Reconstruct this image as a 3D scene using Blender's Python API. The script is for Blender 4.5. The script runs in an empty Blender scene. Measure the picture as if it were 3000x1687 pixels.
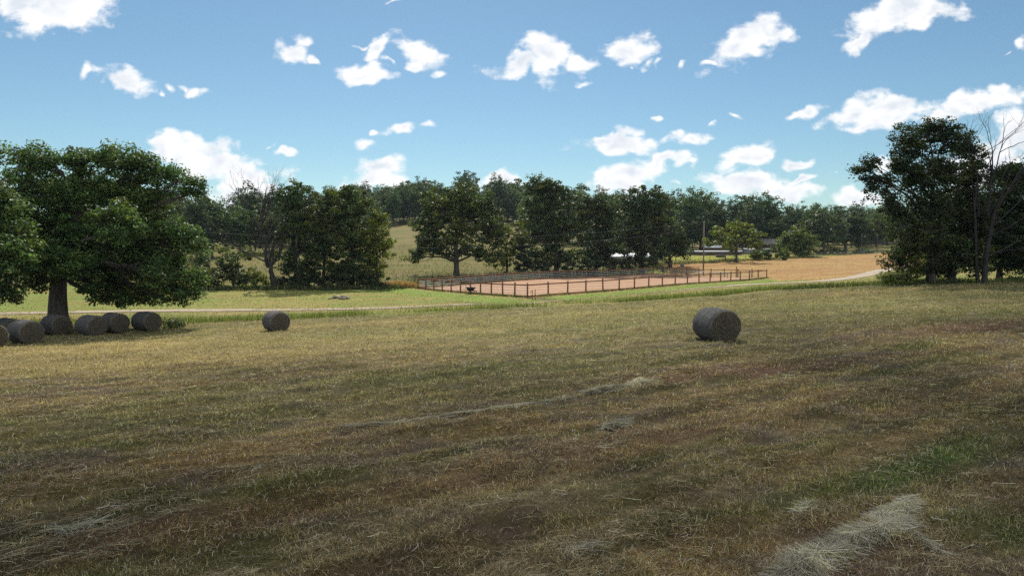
import bpy, math, random
import numpy as np
from mathutils import Vector

R = math.radians
scene = bpy.context.scene
C = scene.collection
random.seed(7)

# ------------------------------------------------------------------ camera
F = 692.0
PITCH = R(3.35)
cam_d = bpy.data.cameras.new("camera")
cam_d.sensor_width = 36.0
cam_d.lens = F / 1024 * 36
cam_d.clip_start = 0.1
cam_d.clip_end = 12000
cam = bpy.data.objects.new("camera", cam_d)
cam.location = (0, 0, 0)
cam.rotation_euler = (R(90) - PITCH, 0, 0)
C.objects.link(cam)
scene.camera = cam

# ------------------------------------------------------------------ light
SUN_EL, SUN_AZ = 47.0, -7.0          # degrees; azimuth measured from +Y towards +X
SKY_STRENGTH = 0.068
SUN_STRENGTH = 4.2
EXPOSURE = 0.35
HAZE = 0.00009

scene.view_settings.view_transform = 'Standard'
scene.view_settings.look = 'None'
scene.view_settings.gamma = 1
scene.view_settings.use_curve_mapping = False
scene.view_settings.exposure = EXPOSURE
scene.cycles.use_denoising = False
scene.cycles.sample_clamp_indirect = 4.0
scene.cycles.max_bounces = 7
scene.cycles.diffuse_bounces = 3
scene.cycles.transmission_bounces = 4
scene.cycles.volume_bounces = 0
scene.cycles.transparent_max_bounces = 8
scene.cycles.caustics_reflective = False
scene.cycles.caustics_refractive = False

sdir = Vector((math.sin(R(SUN_AZ)) * math.cos(R(SUN_EL)), math.cos(R(SUN_AZ)) * math.cos(R(SUN_EL)), math.sin(R(SUN_EL))))
sun_d = bpy.data.lights.new("sun", 'SUN')
sun_d.energy = SUN_STRENGTH
sun_d.angle = R(0.6)
sun_d.color = (1.0, 0.93, 0.82)
sun = bpy.data.objects.new("sun", sun_d)
sun.rotation_euler = (-sdir).to_track_quat('-Z', 'Y').to_euler()
sun.location = sdir * 200
C.objects.link(sun)

# ------------------------------------------------------------------ helpers: picture measurement -> world
DS = 1024 / 2576.0
def ray(dx, dy):
    px, py = dx * DS, dy * DS
    a, b = px - 512.0, 287.5 - py
    cp, sp = math.cos(PITCH), math.sin(PITCH)
    return a, F * cp + b * sp, -F * sp + b * cp
def P(dx, dy, Y):
    a, b, c = ray(dx, dy)
    return a * Y / b, Y, c * Y / b

# ------------------------------------------------------------------ world: sky with fair-weather clouds
world = bpy.data.worlds.new("World")
scene.world = world
world.use_nodes = True
nt = world.node_tree
nt.nodes.clear()
N, L = nt.nodes.new, nt.links.new
def wmath(op, a, b=None, c=None, clamp=False):
    n = N('ShaderNodeMath'); n.operation = op; n.use_clamp = clamp
    for i, v in enumerate((a, b, c)):
        if v is None: continue
        if isinstance(v, (int, float)): n.inputs[i].default_value = v
        else: L(v, n.inputs[i])
    return n.outputs[0]
sky = N('ShaderNodeTexSky'); sky.sky_type = 'NISHITA'; sky.sun_disc = False
sky.sun_elevation = R(SUN_EL); sky.sun_rotation = R(SUN_AZ)
sky.altitude = 300; sky.air_density = 1.0; sky.dust_density = 0.3; sky.ozone_density = 2.2
tc = N('ShaderNodeTexCoord')
sep = N('ShaderNodeSeparateXYZ'); L(tc.outputs['Generated'], sep.inputs[0])
ypos = wmath('MAXIMUM', sep.outputs[1], 0.05)
u_ = wmath('DIVIDE', sep.outputs[0], ypos)
v_ = wmath('DIVIDE', sep.outputs[2], ypos)
uv = N('ShaderNodeCombineXYZ'); L(u_, uv.inputs[0]); L(v_, uv.inputs[1])
def noise(vec, scale, detail, rough, dist=0.0, lac=2.0):
    n = N('ShaderNodeTexNoise'); n.noise_dimensions = '3D'
    n.inputs['Scale'].default_value = scale; n.inputs['Detail'].default_value = detail
    n.inputs['Roughness'].default_value = rough; n.inputs['Distortion'].default_value = dist
    n.inputs['Lacunarity'].default_value = lac
    L(vec, n.inputs['Vector']); return n
wn = noise(uv.outputs[0], 22, 2, 0.5)
w1 = N('ShaderNodeVectorMath'); w1.operation = 'SUBTRACT'; L(wn.outputs['Color'], w1.inputs[0]); w1.inputs[1].default_value = (.5, .5, .5)
w2 = N('ShaderNodeVectorMath'); w2.operation = 'MULTIPLY_ADD'; L(w1.outputs[0], w2.inputs[0]); w2.inputs[1].default_value = (.060, .045, 0); L(uv.outputs[0], w2.inputs[2])
fl = N('ShaderNodeVectorMath'); fl.operation = 'MULTIPLY'; L(w2.outputs[0], fl.inputs[0]); fl.inputs[1].default_value = (1, 1, 0)
# cumulus list: centre x, y, half width, half height, tilt (degrees); measured on the 3000-pixel photograph
CL = [(165,20,165,68,6),(70,5,70,35,0),(250,215,28,22,40),(360,238,86,33,-14),(470,262,12,12,0),(498,242,10,10,20),(562,262,36,18,-5),(535,245,14,10,-40),
 (850,150,40,36,20),(885,122,32,16,0),(905,178,24,14,-35),(560,440,120,52,0),(640,490,165,50,-8),(480,435,60,26,15),(730,505,75,34,0),(690,575,95,48,10),(780,560,60,38,0),
 (830,447,42,12,4),(798,423,17,8,0),(1110,138,52,24,38),(1085,162,26,16,0),(1130,182,16,9,-30),(1055,138,20,7,10),(1066,222,98,30,0),(1060,196,36,22,10),(1230,165,66,34,-20),(1265,175,50,22,10),(1275,226,20,13,0),(1215,195,40,20,0),
 (1530,187,90,32,12),(1600,160,74,50,-25),(1610,205,50,34,60),(1690,180,58,30,0),(1848,150,62,38,0),(1910,190,20,10,10),(1940,182,14,10,20),(1868,194,9,7,0),(1708,238,26,10,0),(1930,350,26,8,0),
 (1110,370,16,9,0),(1175,368,38,19,10),(1253,367,30,14,5),(1070,415,42,20,5),(1115,482,62,32,0),(1105,520,80,32,0),(1060,545,60,26,0),(1250,530,34,13,0),(1470,538,66,30,0),
 (1805,422,112,28,0),(1835,400,48,26,0),(1760,400,50,16,10),(1835,510,105,34,22),(1930,480,84,22,20),(1820,540,105,30,0),(1985,522,28,8,0),(1140,2,28,8,0),
 (2190,118,118,54,30),(2165,150,80,34,0),(2250,90,54,34,-10),(2012,187,17,14,10),(2064,184,20,11,0),(2010,412,66,17,0),(2030,465,20,20,40),(2020,465,30,10,0),
 (2590,50,118,52,25),(2720,35,125,36,6),(2530,110,58,28,42),(2660,0,100,40,0),(2990,130,26,28,40),(2945,158,14,8,45),
 (2360,335,60,20,28),(2500,325,84,34,18),(2600,335,118,42,18),(2540,368,70,20,14),(2620,310,60,36,0),(2870,292,165,34,8),(2780,322,90,30,8),(2930,275,60,30,10),
 (2985,400,72,70,40),(2910,470,90,60,20),(2830,520,80,50,0),(2148,343,32,9,-5),(2076,373,17,6,5),(2133,373,10,7,0),
 (2195,458,84,30,16),(2240,450,50,18,0),(2320,477,42,15,18),(2437,511,12,7,0),(2095,511,40,19,0),(2200,533,118,34,0),(2300,560,112,30,-6),(2340,522,46,11,8),(2520,575,62,28,0),(2580,470,34,28,0),
 (-250,120,160,60,0),(-420,380,150,40,0),(-150,420,110,30,0),(-300,560,160,30,0),(3260,110,150,50,10),(3420,330,140,40,10),(3280,520,160,34,0),(3700,200,170,60,0),(-750,200,170,60,0)]
acc = None
for (sx, sy, rx, ry, ang) in CL:
    a, b, c = ray(sx * 2576 / 3000, sy * 2576 / 3000)
    mp = N('ShaderNodeMapping'); mp.vector_type = 'TEXTURE'
    k = 1024 / 3000 / F * 1.52
    mp.inputs['Location'].default_value = (a / b, c / b, 0)
    mp.inputs['Rotation'].default_value = (0, 0, R(ang))
    mp.inputs['Scale'].default_value = (rx * k, ry * k, 1)
    L(fl.outputs[0], mp.inputs['Vector'])
    g = N('ShaderNodeTexGradient'); g.gradient_type = 'SPHERICAL'; L(mp.outputs[0], g.inputs[0])
    gv = wmath('MULTIPLY', g.outputs['Fac'], min(1.0, .52 + rx / 130.0))
    acc = gv if acc is None else wmath('MAXIMUM', acc, gv)
st = N('ShaderNodeVectorMath'); st.operation = 'MULTIPLY'; L(uv.outputs[0], st.inputs[0]); st.inputs[1].default_value = (0.8, 1.15, 1)
fb = noise(st.outputs[0], 34, 9, 0.58, 0.1)
dens = wmath('ADD', acc, wmath('MULTIPLY', wmath('SUBTRACT', fb.outputs['Fac'], 0.5), 1.5))
al = N('ShaderNodeMapRange'); al.interpolation_type = 'SMOOTHSTEP'; L(dens, al.inputs['Value'])
al.inputs['From Min'].default_value = 0.18; al.inputs['From Max'].default_value = 0.66
gate = N('ShaderNodeMapRange'); L(acc, gate.inputs['Value']); gate.inputs['From Min'].default_value = 0.0; gate.inputs['From Max'].default_value = 0.10
front = wmath('GREATER_THAN', sep.outputs[1], 0.06)
alpha = wmath('MULTIPLY', wmath('MULTIPLY', al.outputs[0], gate.outputs[0]), front)
# the rest of the sky dome (beside and behind the camera): unseen cloud on a flat layer, cover raised for ambient light
zpos = wmath('MAXIMUM', sep.outputs[2], 0.03)
cx = wmath('DIVIDE', sep.outputs[0], zpos); cy = wmath('DIVIDE', sep.outputs[1], zpos)
cv = N('ShaderNodeCombineXYZ'); L(cx, cv.inputs[0]); L(cy, cv.inputs[1])
bn = noise(cv.outputs[0], 0.9, 5, 0.55)
bk = N('ShaderNodeMapRange'); bk.interpolation_type = 'SMOOTHSTEP'; L(bn.outputs['Fac'], bk.inputs['Value'])
bk.inputs['From Min'].default_value = 0.48; bk.inputs['From Max'].default_value = 0.58
back = wmath('MULTIPLY', wmath('MULTIPLY', bk.outputs[0], wmath('LESS_THAN', sep.outputs[1], 0.06)), wmath('GREATER_THAN', sep.outputs[2], 0.04))
alpha = wmath('MAXIMUM', alpha, back)
# cloud self-shade painted in: thick parts slightly greyer
gb = noise(st.outputs[0], 26, 4, 0.55, 0.4)
gr = N('ShaderNodeMapRange'); L(wmath('MULTIPLY', gb.outputs['Fac'], wmath('ADD', acc, 0.45)), gr.inputs['Value'])
gr.inputs['From Min'].default_value = 0.44; gr.inputs['From Max'].default_value = 0.86
cc = N('ShaderNodeMix'); cc.data_type = 'RGBA'
L(gr.outputs[0], cc.inputs[0]); cc.inputs[6].default_value = (1.0, 1.0, 1.0, 1); cc.inputs[7].default_value = (0.70, 0.75, 0.82, 1)
bg1 = N('ShaderNodeBackground'); bg1.inputs['Strength'].default_value = SKY_STRENGTH
tint = N('ShaderNodeMix'); tint.data_type = 'RGBA'; tint.blend_type = 'MULTIPLY'; tint.inputs[0].default_value = 1
L(sky.outputs[0], tint.inputs[6]); tint.inputs[7].default_value = (.87, 1.06, 1.05, 1)   # camera white balance of the sky
L(tint.outputs[2], bg1.inputs['Color'])
bg2 = N('ShaderNodeBackground'); bg2.inputs['Strength'].default_value = 0.86; L(cc.outputs[2], bg2.inputs['Color'])
bstr = wmath('MULTIPLY_ADD', wmath('LESS_THAN', sep.outputs[1], 0.06), 0.5, 0.86); L(bstr, bg2.inputs['Strength'])   # unseen clouds opposite the sun, brightened to add ambient light
mx = N('ShaderNodeMixShader'); L(alpha, mx.inputs[0]); L(bg1.outputs[0], mx.inputs[1]); L(bg2.outputs[0], mx.inputs[2])
wo = N('ShaderNodeOutputWorld'); L(mx.outputs[0], wo.inputs['Surface'])
world.cycles.sampling_method = 'MANUAL'
world.cycles.sample_map_resolution = 512

# ------------------------------------------------------------------ numpy noise
def _h(ix, iy, s):
    n = (ix.astype(np.int64) * 374761393 + iy.astype(np.int64) * 668265263 + s * 974634777) & 0xFFFFFFFF
    n = ((n ^ (n >> 13)) * 1274126177) & 0xFFFFFFFF
    n = (n ^ (n >> 16)) & 0xFFFFFFFF
    return n / 4294967295.0
def vnoise(x, y, s=0):
    ix, iy = np.floor(x), np.floor(y)
    fx, fy = x - ix, y - iy
    fx = fx * fx * (3 - 2 * fx); fy = fy * fy * (3 - 2 * fy)
    a, b = _h(ix, iy, s), _h(ix + 1, iy, s)
    c, d = _h(ix, iy + 1, s), _h(ix + 1, iy + 1, s)
    return a + (b - a) * fx + (c - a) * fy + (a - b - c + d) * fx * fy
def fbm(x, y, s=0, o=4, g=0.5):
    t, a, n = 0, 1.0, 0
    for i in range(o):
        t = t + a * vnoise(x * 2 ** i + 17.3 * i, y * 2 ** i - 9.1 * i, s + i); n += a; a *= g
    return t / n
def sstep(a, b, x):
    t = np.clip((x - a) / (b - a), 0, 1); return t * t * (3 - 2 * t)

# ------------------------------------------------------------------ terrain height
CTRL = np.array([
 (0,-60,-2.8),(-60,-60,-4.2),(60,-60,-2.2),(0,-10,-3.3),(-40,-10,-4.3),(40,-10,-2.6),(0,5,-3.5),(0,9,-3.6),(-8,10,-3.8),(8,9,-3.45),
 (0,16,-3.85),(-17,20,-4.6),(12,20,-3.6),(24,25,-3.4),(9.0,30,-4.03),(0,36,-4.6),(-10,36,-5.1),(-24,38,-5.7),(-45,40,-6.2),(26,48,-3.5),(45,45,-3.0),
 (-30,43.3,-6.0),(-16.6,49,-5.93),(-29.5,49.3,-6.3),(-27.6,54,-6.45),(-45,56,-6.6),(10,62,-4.9),(33,62,-3.5),(37.5,63,-3.38),(60,60,-2.9),(90,60,-2.6),(-5,58,-5.5),
 (-28,62,-6.35),(-38,70,-6.4),(-10,68,-5.95),(-60,75,-6.8),(0,72,-5.6),(8,77,-5.4),(18,84,-5.3),(31,95,-5.15),(50,103,-4.95),(70,130,-4.2),
 (1.7,76,-5.5),(-13.6,100,-5.95),(30,147,-5.5),(45.3,123,-5.44),(16,112,-5.6),(-35,100,-5.95),(-60,100,-6.2),(-22,82,-6.05),(-25,108,-5.9),
 (-10,128,-5.1),(10,140,-5.4),(22,152,-5.2),(36,163,-3.9),(49,168,-3.7),(60,178,-3.4),(60,140,-4.7),(80,165,-3.7),(85,195,-2.6),(105,160,-3.3),
 (-45,130,-4.6),(-40,160,-3.4),(-45,190,-1.5),(-90,160,-3.5),(-15,180,-1.5),(-10,220,2.2),(-8,260,6.0),(-8,300,10.4),(-60,220,1.0),(-70,300,8.0),
 (35,190,-3.4),(50,215,-2.6),(62,230,-2.2),(85,240,-1.4),(105,225,-0.9),(120,262,0.9),(150,260,1.0),(60,290,2.0),(30,250,1.0),(20,300,7.0),
 (-40,420,22),(-90,420,18),(-150,400,12),(20,420,20),(80,400,11),(150,380,7),(230,380,6),(-150,250,4),(-130,120,-5.5),(180,200,0),(200,100,-2),(130,100,-2.8),
 (-100,20,-6),(-120,-60,-6),(130,-60,-1),(120,20,-1.8),(0,560,26),(200,560,10),(-200,560,18)], float)
def tps(r2):
    return 0.5 * r2 * np.log(r2 + 1e-9)
_n = len(CTRL); _s = 1 / 100.0
_c = CTRL[:, :2] * _s
_K = tps(((_c[:, None] - _c[None]) ** 2).sum(-1)) + np.eye(_n) * 2e-4
_A = np.zeros((_n + 3, _n + 3)); _A[:_n, :_n] = _K; _A[:_n, _n] = 1; _A[:_n, _n + 1:] = _c
_A[_n, :_n] = 1; _A[_n + 1:, :_n] = _c.T
_w = np.linalg.solve(_A, np.concatenate([CTRL[:, 2], np.zeros(3)]))
def zbase(x, y):
    x = np.asarray(x, float); y = np.asarray(y, float)
    sh = x.shape; x = x.ravel(); y = y.ravel(); out = np.empty(x.shape)
    far = sstep(380, 640, np.hypot(x, y - 120))
    xc = np.clip(x, -260, 300); yc = np.clip(y, -90, 600)
    for i in range(0, len(x), 100000):
        s = slice(i, i + 100000)
        X, Y = xc[s] * _s, yc[s] * _s
        r2 = (X[:, None] - _c[None, :, 0]) ** 2 + (Y[:, None] - _c[None, :, 1]) ** 2
        out[s] = tps(r2) @ _w[:_n] + _w[_n] + _w[_n + 1] * X + _w[_n + 2] * Y
    return (out * (1 - far) + 14.0 * far).reshape(sh)
# road centre line and arena corners (metres)
ROAD = np.array([(-120,74),(-80,72),(-55,70),(-38,69.5),(-26,68.6),(-14,68.4),(0,70.2),(6,72.8),(12,77),(18.5,84),(24,88.5),(34,96),(46,103.5),(58,115),(70,130),(84,141),(110,152),(150,160),(220,170)], float)
AR = np.array([(1.7, 76.0), (-13.6, 100.0), (30.0, 147.0), (45.3, 123.0)])
def seg_dist(x, y, pts):
    d = np.full(x.shape, 1e9)
    for (ax, ay), (bx, by) in zip(pts[:-1], pts[1:]):
        vx, vy = bx - ax, by - ay
        t = np.clip(((x - ax) * vx + (y - ay) * vy) / (vx * vx + vy * vy), 0, 1)
        d = np.minimum(d, np.hypot(x - ax - t * vx, y - ay - t * vy))
    return d
def arena_sd(x, y):   # positive inside
    d = np.full(np.shape(x), 1e9)
    cx_, cy_ = AR.mean(0)
    for i in range(4):
        a, b = AR[i], AR[(i + 1) % 4]
        nx, ny = -(b[1] - a[1]), b[0] - a[0]
        l = math.hypot(nx, ny); nx /= l; ny /= l
        if (cx_ - a[0]) * nx + (cy_ - a[1]) * ny < 0: nx, ny = -nx, -ny
        d = np.minimum(d, (x - a[0]) * nx + (y - a[1]) * ny)
    return d
def rot(x, y, deg):
    c, s = math.cos(R(deg)), math.sin(R(deg))
    return x * c + y * s, -x * s + y * c
def zf(x, y):
    x = np.asarray(x, float); y = np.asarray(y, float)
    z = zbase(x, y)
    asd = arena_sd(x, y); rd = seg_dist(x, y, ROAD)
    flat = np.clip(sstep(0, 2.0, rd - 1.6), 0, 1) * (1 - sstep(-2.0, -0.5, asd))
    z = z - 0.28 * sstep(-0.9, -3.2, asd) * (1 - sstep(-3.2, -9, asd))   # the pad stands on a low bank
    u, v = rot(x, y, 35)
    mown = 1 - sstep(52, 62, y)
    b = (fbm(u * 0.35, v * 1.3, 5, 4) - .5) * 0.26 + (fbm(x * 2.2, y * 2.2, 9, 3) - .5) * 0.15 * mown
    b = b + (fbm(x * .12, y * .12, 2, 3) - .5) * 0.35 * (1 - mown)
    return z + b * flat
def Z(x, y):
    return float(zf(np.array([x]), np.array([y]))[0])

# ------------------------------------------------------------------ ground colour (plant colours with painted shadow streaks and gaps; linear)
def lerp(a, b, t):
    return a + (np.asarray(b) - a) * np.asarray(t)[..., None]
EDGE = np.array([(-200, 60), (-60, 58), (-28, 58.5), (-8, 60), (7, 63.0), (20, 65), (33, 66), (60, 68), (120, 72), (300, 80)], float)
GAP = [(-4.3,8.9,2.6,0.9,33,(.155,.095,.042),.7),(-7,11.5,3,1.0,33,(.20,.13,.055),.6),(8.1,21.5,6,1.0,22,(.15,.085,.06),.75),(21.6,31,5,1.6,14,(.18,.10,.068),.75),
 (6.9,11.3,2.6,.5,33,(.075,.125,.03),1.0),(4.4,10.1,1.8,.5,30,(.075,.10,.028),.7),(6.1,8.4,1.1,.8,0,(.075,.10,.03),.7),(-1,8,2.5,.6,35,(.14,.085,.055),.5),
 (-14,31,12,4.5,10,(.31,.235,.10),.7),(-24,40,9,5,5,(.32,.24,.10),.75),(-6,40,10,3,8,(.26,.21,.08),.6),(8,50,12,3,8,(.26,.215,.08),.6),(-14,52,9,2,5,(.32,.235,.10),.7),
 (-9,16,8,2.2,22,(.085,.10,.033),.65),(-2,22,9,2,18,(.10,.11,.035),.6),(14,45,12,2.5,10,(.15,.145,.045),.6),(22,38,8,1.5,14,(.13,.13,.045),.6),
 (12,14,4,.8,33,(.17,.11,.08),.6),(16,20,6,1.2,25,(.20,.15,.10),.5),(2,13,4,.7,33,(.18,.12,.075),.5),(30,55,14,2,6,(.30,.21,.09),.55)]
def colf(x, y):
    x = np.asarray(x, float); y = np.asarray(y, float)
    u, v = rot(x, y, 33); u2, v2 = rot(x, y, 8)
    near = 1 - sstep(24, 42, y)
    n1 = fbm(u * .16, v * .75, 21, 5, .6) * near + fbm(u2 * .09, v2 * .55, 22, 5, .6) * (1 - near)
    n2 = fbm(u * .4, v * 1.3, 31, 4, .6) * near + fbm(u2 * .16, v2 * .9, 32, 4, .6) * (1 - near)
    n3 = fbm(x * .9, y * .9, 41, 4, .6)
    n4 = fbm(x * .05, y * .05, 44, 2)
    c = np.zeros(x.shape + (3,)) + np.array([.195, .145, .062])
    c = lerp(c, (.095, .105, .033), sstep(.44, .62, n1) * .85)
    c = lerp(c, (.145, .10, .056), sstep(.50, .66, n2) * .6 * near + sstep(.52, .68, n2) * .35 * (1 - near))
    c = lerp(c, (.30, .23, .13), sstep(.52, .70, n3) * .45)
    su, sv = u * near + u2 * (1 - near), v * near + v2 * (1 - near)
    s1 = fbm(su * .28, sv * 2.6, 25, 4, .62); s2 = fbm(su * .22 + 9, sv * 2.1, 26, 4, .62)
    c = lerp(c, (.062, .060, .026), sstep(.50, .64, s1) * .62)  # dark streaks: shadows of the mowing ridges painted into the colour
    c = lerp(c, (.33, .27, .155), sstep(.54, .68, s2) * .42)
    c = lerp(c, (.215, .20, .075), sstep(20, 50, y) * .4)
    n5 = fbm(x * .6 + 40, y * 1.0, 47, 4, .6)
    c = lerp(c, (.145, .115, .105), sstep(.52, .68, n5) * .55 * near)
    c = lerp(c, (.045, .045, .028), sstep(.60, .74, n3) * .6)
    for (gx, gy, rx, ry, an, col, w) in GAP:
        a, b = rot(x - gx, y - gy, an)
        g = np.exp(-((a / rx) ** 2 + (b / ry) ** 2)) * (0.55 + .9 * n2)
        c = lerp(c, col, np.clip(g * w, 0, 1))
    mic = vnoise(x * 7, y * 7, 48) * .6 + vnoise(x * 15, y * 15, 49) * .4  # fine mottle: shaded gaps between stems put into the colour
    m = (0.62 + 0.76 * n3) * (.62 + .76 * mic)
    c = c * m[..., None] * (1 + np.array([.12, .03, -.03]) * sstep(34, 12, y)[..., None])
    # beyond the mown edge: rough green strip, then lawn
    ye = np.interp(x, EDGE[:, 0], EDGE[:, 1]) + (fbm(x * .3, y * .0 + 3, 51, 3) - .5) * 3
    beyond = sstep(-.8, 1.2, y - ye)
    g1 = fbm(x * .12, y * .35, 61, 4, .6); g2 = fbm(x * .5, y * 1.1, 62, 4, .6)
    rd = seg_dist(x, y, ROAD)
    strip = np.zeros(c.shape) + np.array([.20, .205, .060])
    strip = lerp(strip, (.31, .23, .095), sstep(.46, .62, g1) * .8)
    strip = lerp(strip, (.12, .155, .040), sstep(.55, .7, g2) * .6)
    lawn = np.zeros(c.shape) + np.array([.19, .205, .052])
    lawn = lerp(lawn, (.29, .225, .08), sstep(.47, .64, g1) * .65)
    lawn = lerp(lawn, (.145, .215, .042), sstep(.52, .68, g2) * .6)
    yr = np.interp(x, ROAD[:, 0], ROAD[:, 1])
    past = sstep(-1, 1, y - yr)
    far = strip * (1 - past[..., None]) + lawn * past[..., None]
    # lush band in front of and left of the arena
    asd = arena_sd(x, y)
    lush = sstep(-9, -2, asd) * past * (.6 + .6 * g2)
    far = lerp(far, (.17, .25, .045), np.clip(lush, 0, 1) * .7)
    far = lerp(far, (.36, .21, .11), sstep(-1.6, -.4, asd + (g2 - .5) * 2))
    # bare earth heaps beside the road
    for (gx, gy, rx, ry) in ((-4.5, 73, 2.6, .5), (-13.5, 73.5, 2.2, .35), (4, 75.2, 3, .6)):
        far = lerp(far, (.13, .095, .06), np.clip(np.exp(-(((x - gx) / rx) ** 2 + ((y - gy) / ry) ** 2)) * 1.6 * g2 * 1.4, 0, 1))
    # dry tan field right of the arena
    fx = np.interp(y, [100, 123, 147, 165, 180, 200], [48, 46.5, 33, 36, 60, 100])
    fence_y = np.interp(x, [20, 36, 49, 60, 80, 100, 160], [150, 163, 169, 180, 196, 200, 206])
    t1 = fbm(x * .05, y * .3, 71, 4, .6); t2 = fbm(x * .2, y * .9, 72, 4, .6)
    tan = np.zeros(c.shape) + np.array([.35, .22, .088])
    tan = lerp(tan, (.30, .165, .075), sstep(.5, .66, t1) * .75)
    tan = lerp(tan, (.33, .24, .10), sstep(.52, .68, t2) * .6)
    w = sstep(-3, 2, x - fx + (g2 - .5) * 5) * sstep(-.5, 1.5, y - yr - 2.0) * sstep(2, -2, y - fence_y)
    far = far * (1 - w[..., None]) + tan * w[..., None]
    # pasture behind
    pa = np.zeros(c.shape) + np.array([.15, .135, .045])
    pa = lerp(pa, (.20, .155, .06), sstep(.48, .62, t1) * .7)
    pa = lerp(pa, (.11, .13, .036), sstep(.5, .68, g1) * .6)
    rear = np.interp(x, [-120, -30, -13, 0, 10, 20, 36, 49, 60, 80, 160], [106, 108, 113, 120, 133, 148, 163, 169, 180, 196, 206])
    wp = sstep(-1, 3, y - rear)
    far = far * (1 - wp[..., None]) + pa * wp[..., None]
    bright = np.exp(-(((x - 62) / 26) ** 2 + ((y - 195) / 20) ** 2))
    far = lerp(far, (.30, .31, .06), np.clip(bright * 1.1, 0, 1) * wp)
    far = lerp(far, (.27, .20, .085), sstep(3.4, 1.2, rd) * .5)
    c = c * (1 - beyond[..., None]) + far * (0.80 + .4 * g2)[..., None] * beyond[..., None]
    return np.clip(c, 0.005, 0.9)

# ------------------------------------------------------------------ mesh helpers
def mesh_np(name, V, faces, mats, cols=None, smooth=False, domain='POINT', midx=None):
    """faces: (n,k) int array or a list of such arrays"""
    if not isinstance(faces, list): faces = [faces]
    me = bpy.data.meshes.new(name)
    V = np.ascontiguousarray(V, dtype=np.float32)
    me.vertices.add(len(V)); me.vertices.foreach_set('co', V.ravel())
    faces = [f for f in faces if len(f)]
    nl = sum(f.size for f in faces); nf = sum(len(f) for f in faces)
    me.loops.add(nl); me.polygons.add(nf)
    me.loops.foreach_set('vertex_index', np.concatenate([f.ravel() for f in faces]).astype(np.int32))
    tot = np.concatenate([np.full(len(f), f.shape[1]) for f in faces])
    me.polygons.foreach_set('loop_start', np.concatenate([[0], np.cumsum(tot)[:-1]]).astype(np.int32))
    if smooth: me.polygons.foreach_set('use_smooth', np.ones(nf, bool))
    if midx is not None: me.polygons.foreach_set('material_index', np.asarray(midx, np.int32))
    for m in (mats if isinstance(mats, (list, tuple)) else [mats]): me.materials.append(m)
    if cols is not None:
        at = me.color_attributes.new('tone', 'FLOAT_COLOR', 'POINT') if domain == 'POINT' else me.attributes.new('tone', 'FLOAT_COLOR', 'FACE')
        a = np.ones((len(cols), 4), np.float32); a[:, :3] = cols
        at.data.foreach_set('color', a.ravel())
    me.update(calc_edges=True)
    return me
def obj(name, me, parent=None, loc=(0, 0, 0)):
    o = bpy.data.objects.new(name, me); C.objects.link(o)
    o.location = loc
    if parent is not None: o.parent = parent
    return o
def tag(o, label=None, cat=None, group=None, kind=None):
    if label: o['label'] = label
    if cat: o['category'] = cat
    if group: o['group'] = group
    if kind: o['kind'] = kind
    return o
def empty(name, loc, rz=0.0):
    o = bpy.data.objects.new(name, None); C.objects.link(o)
    o.location = loc; o.rotation_euler = (0, 0, rz); o.empty_display_size = .3
    return o
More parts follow.
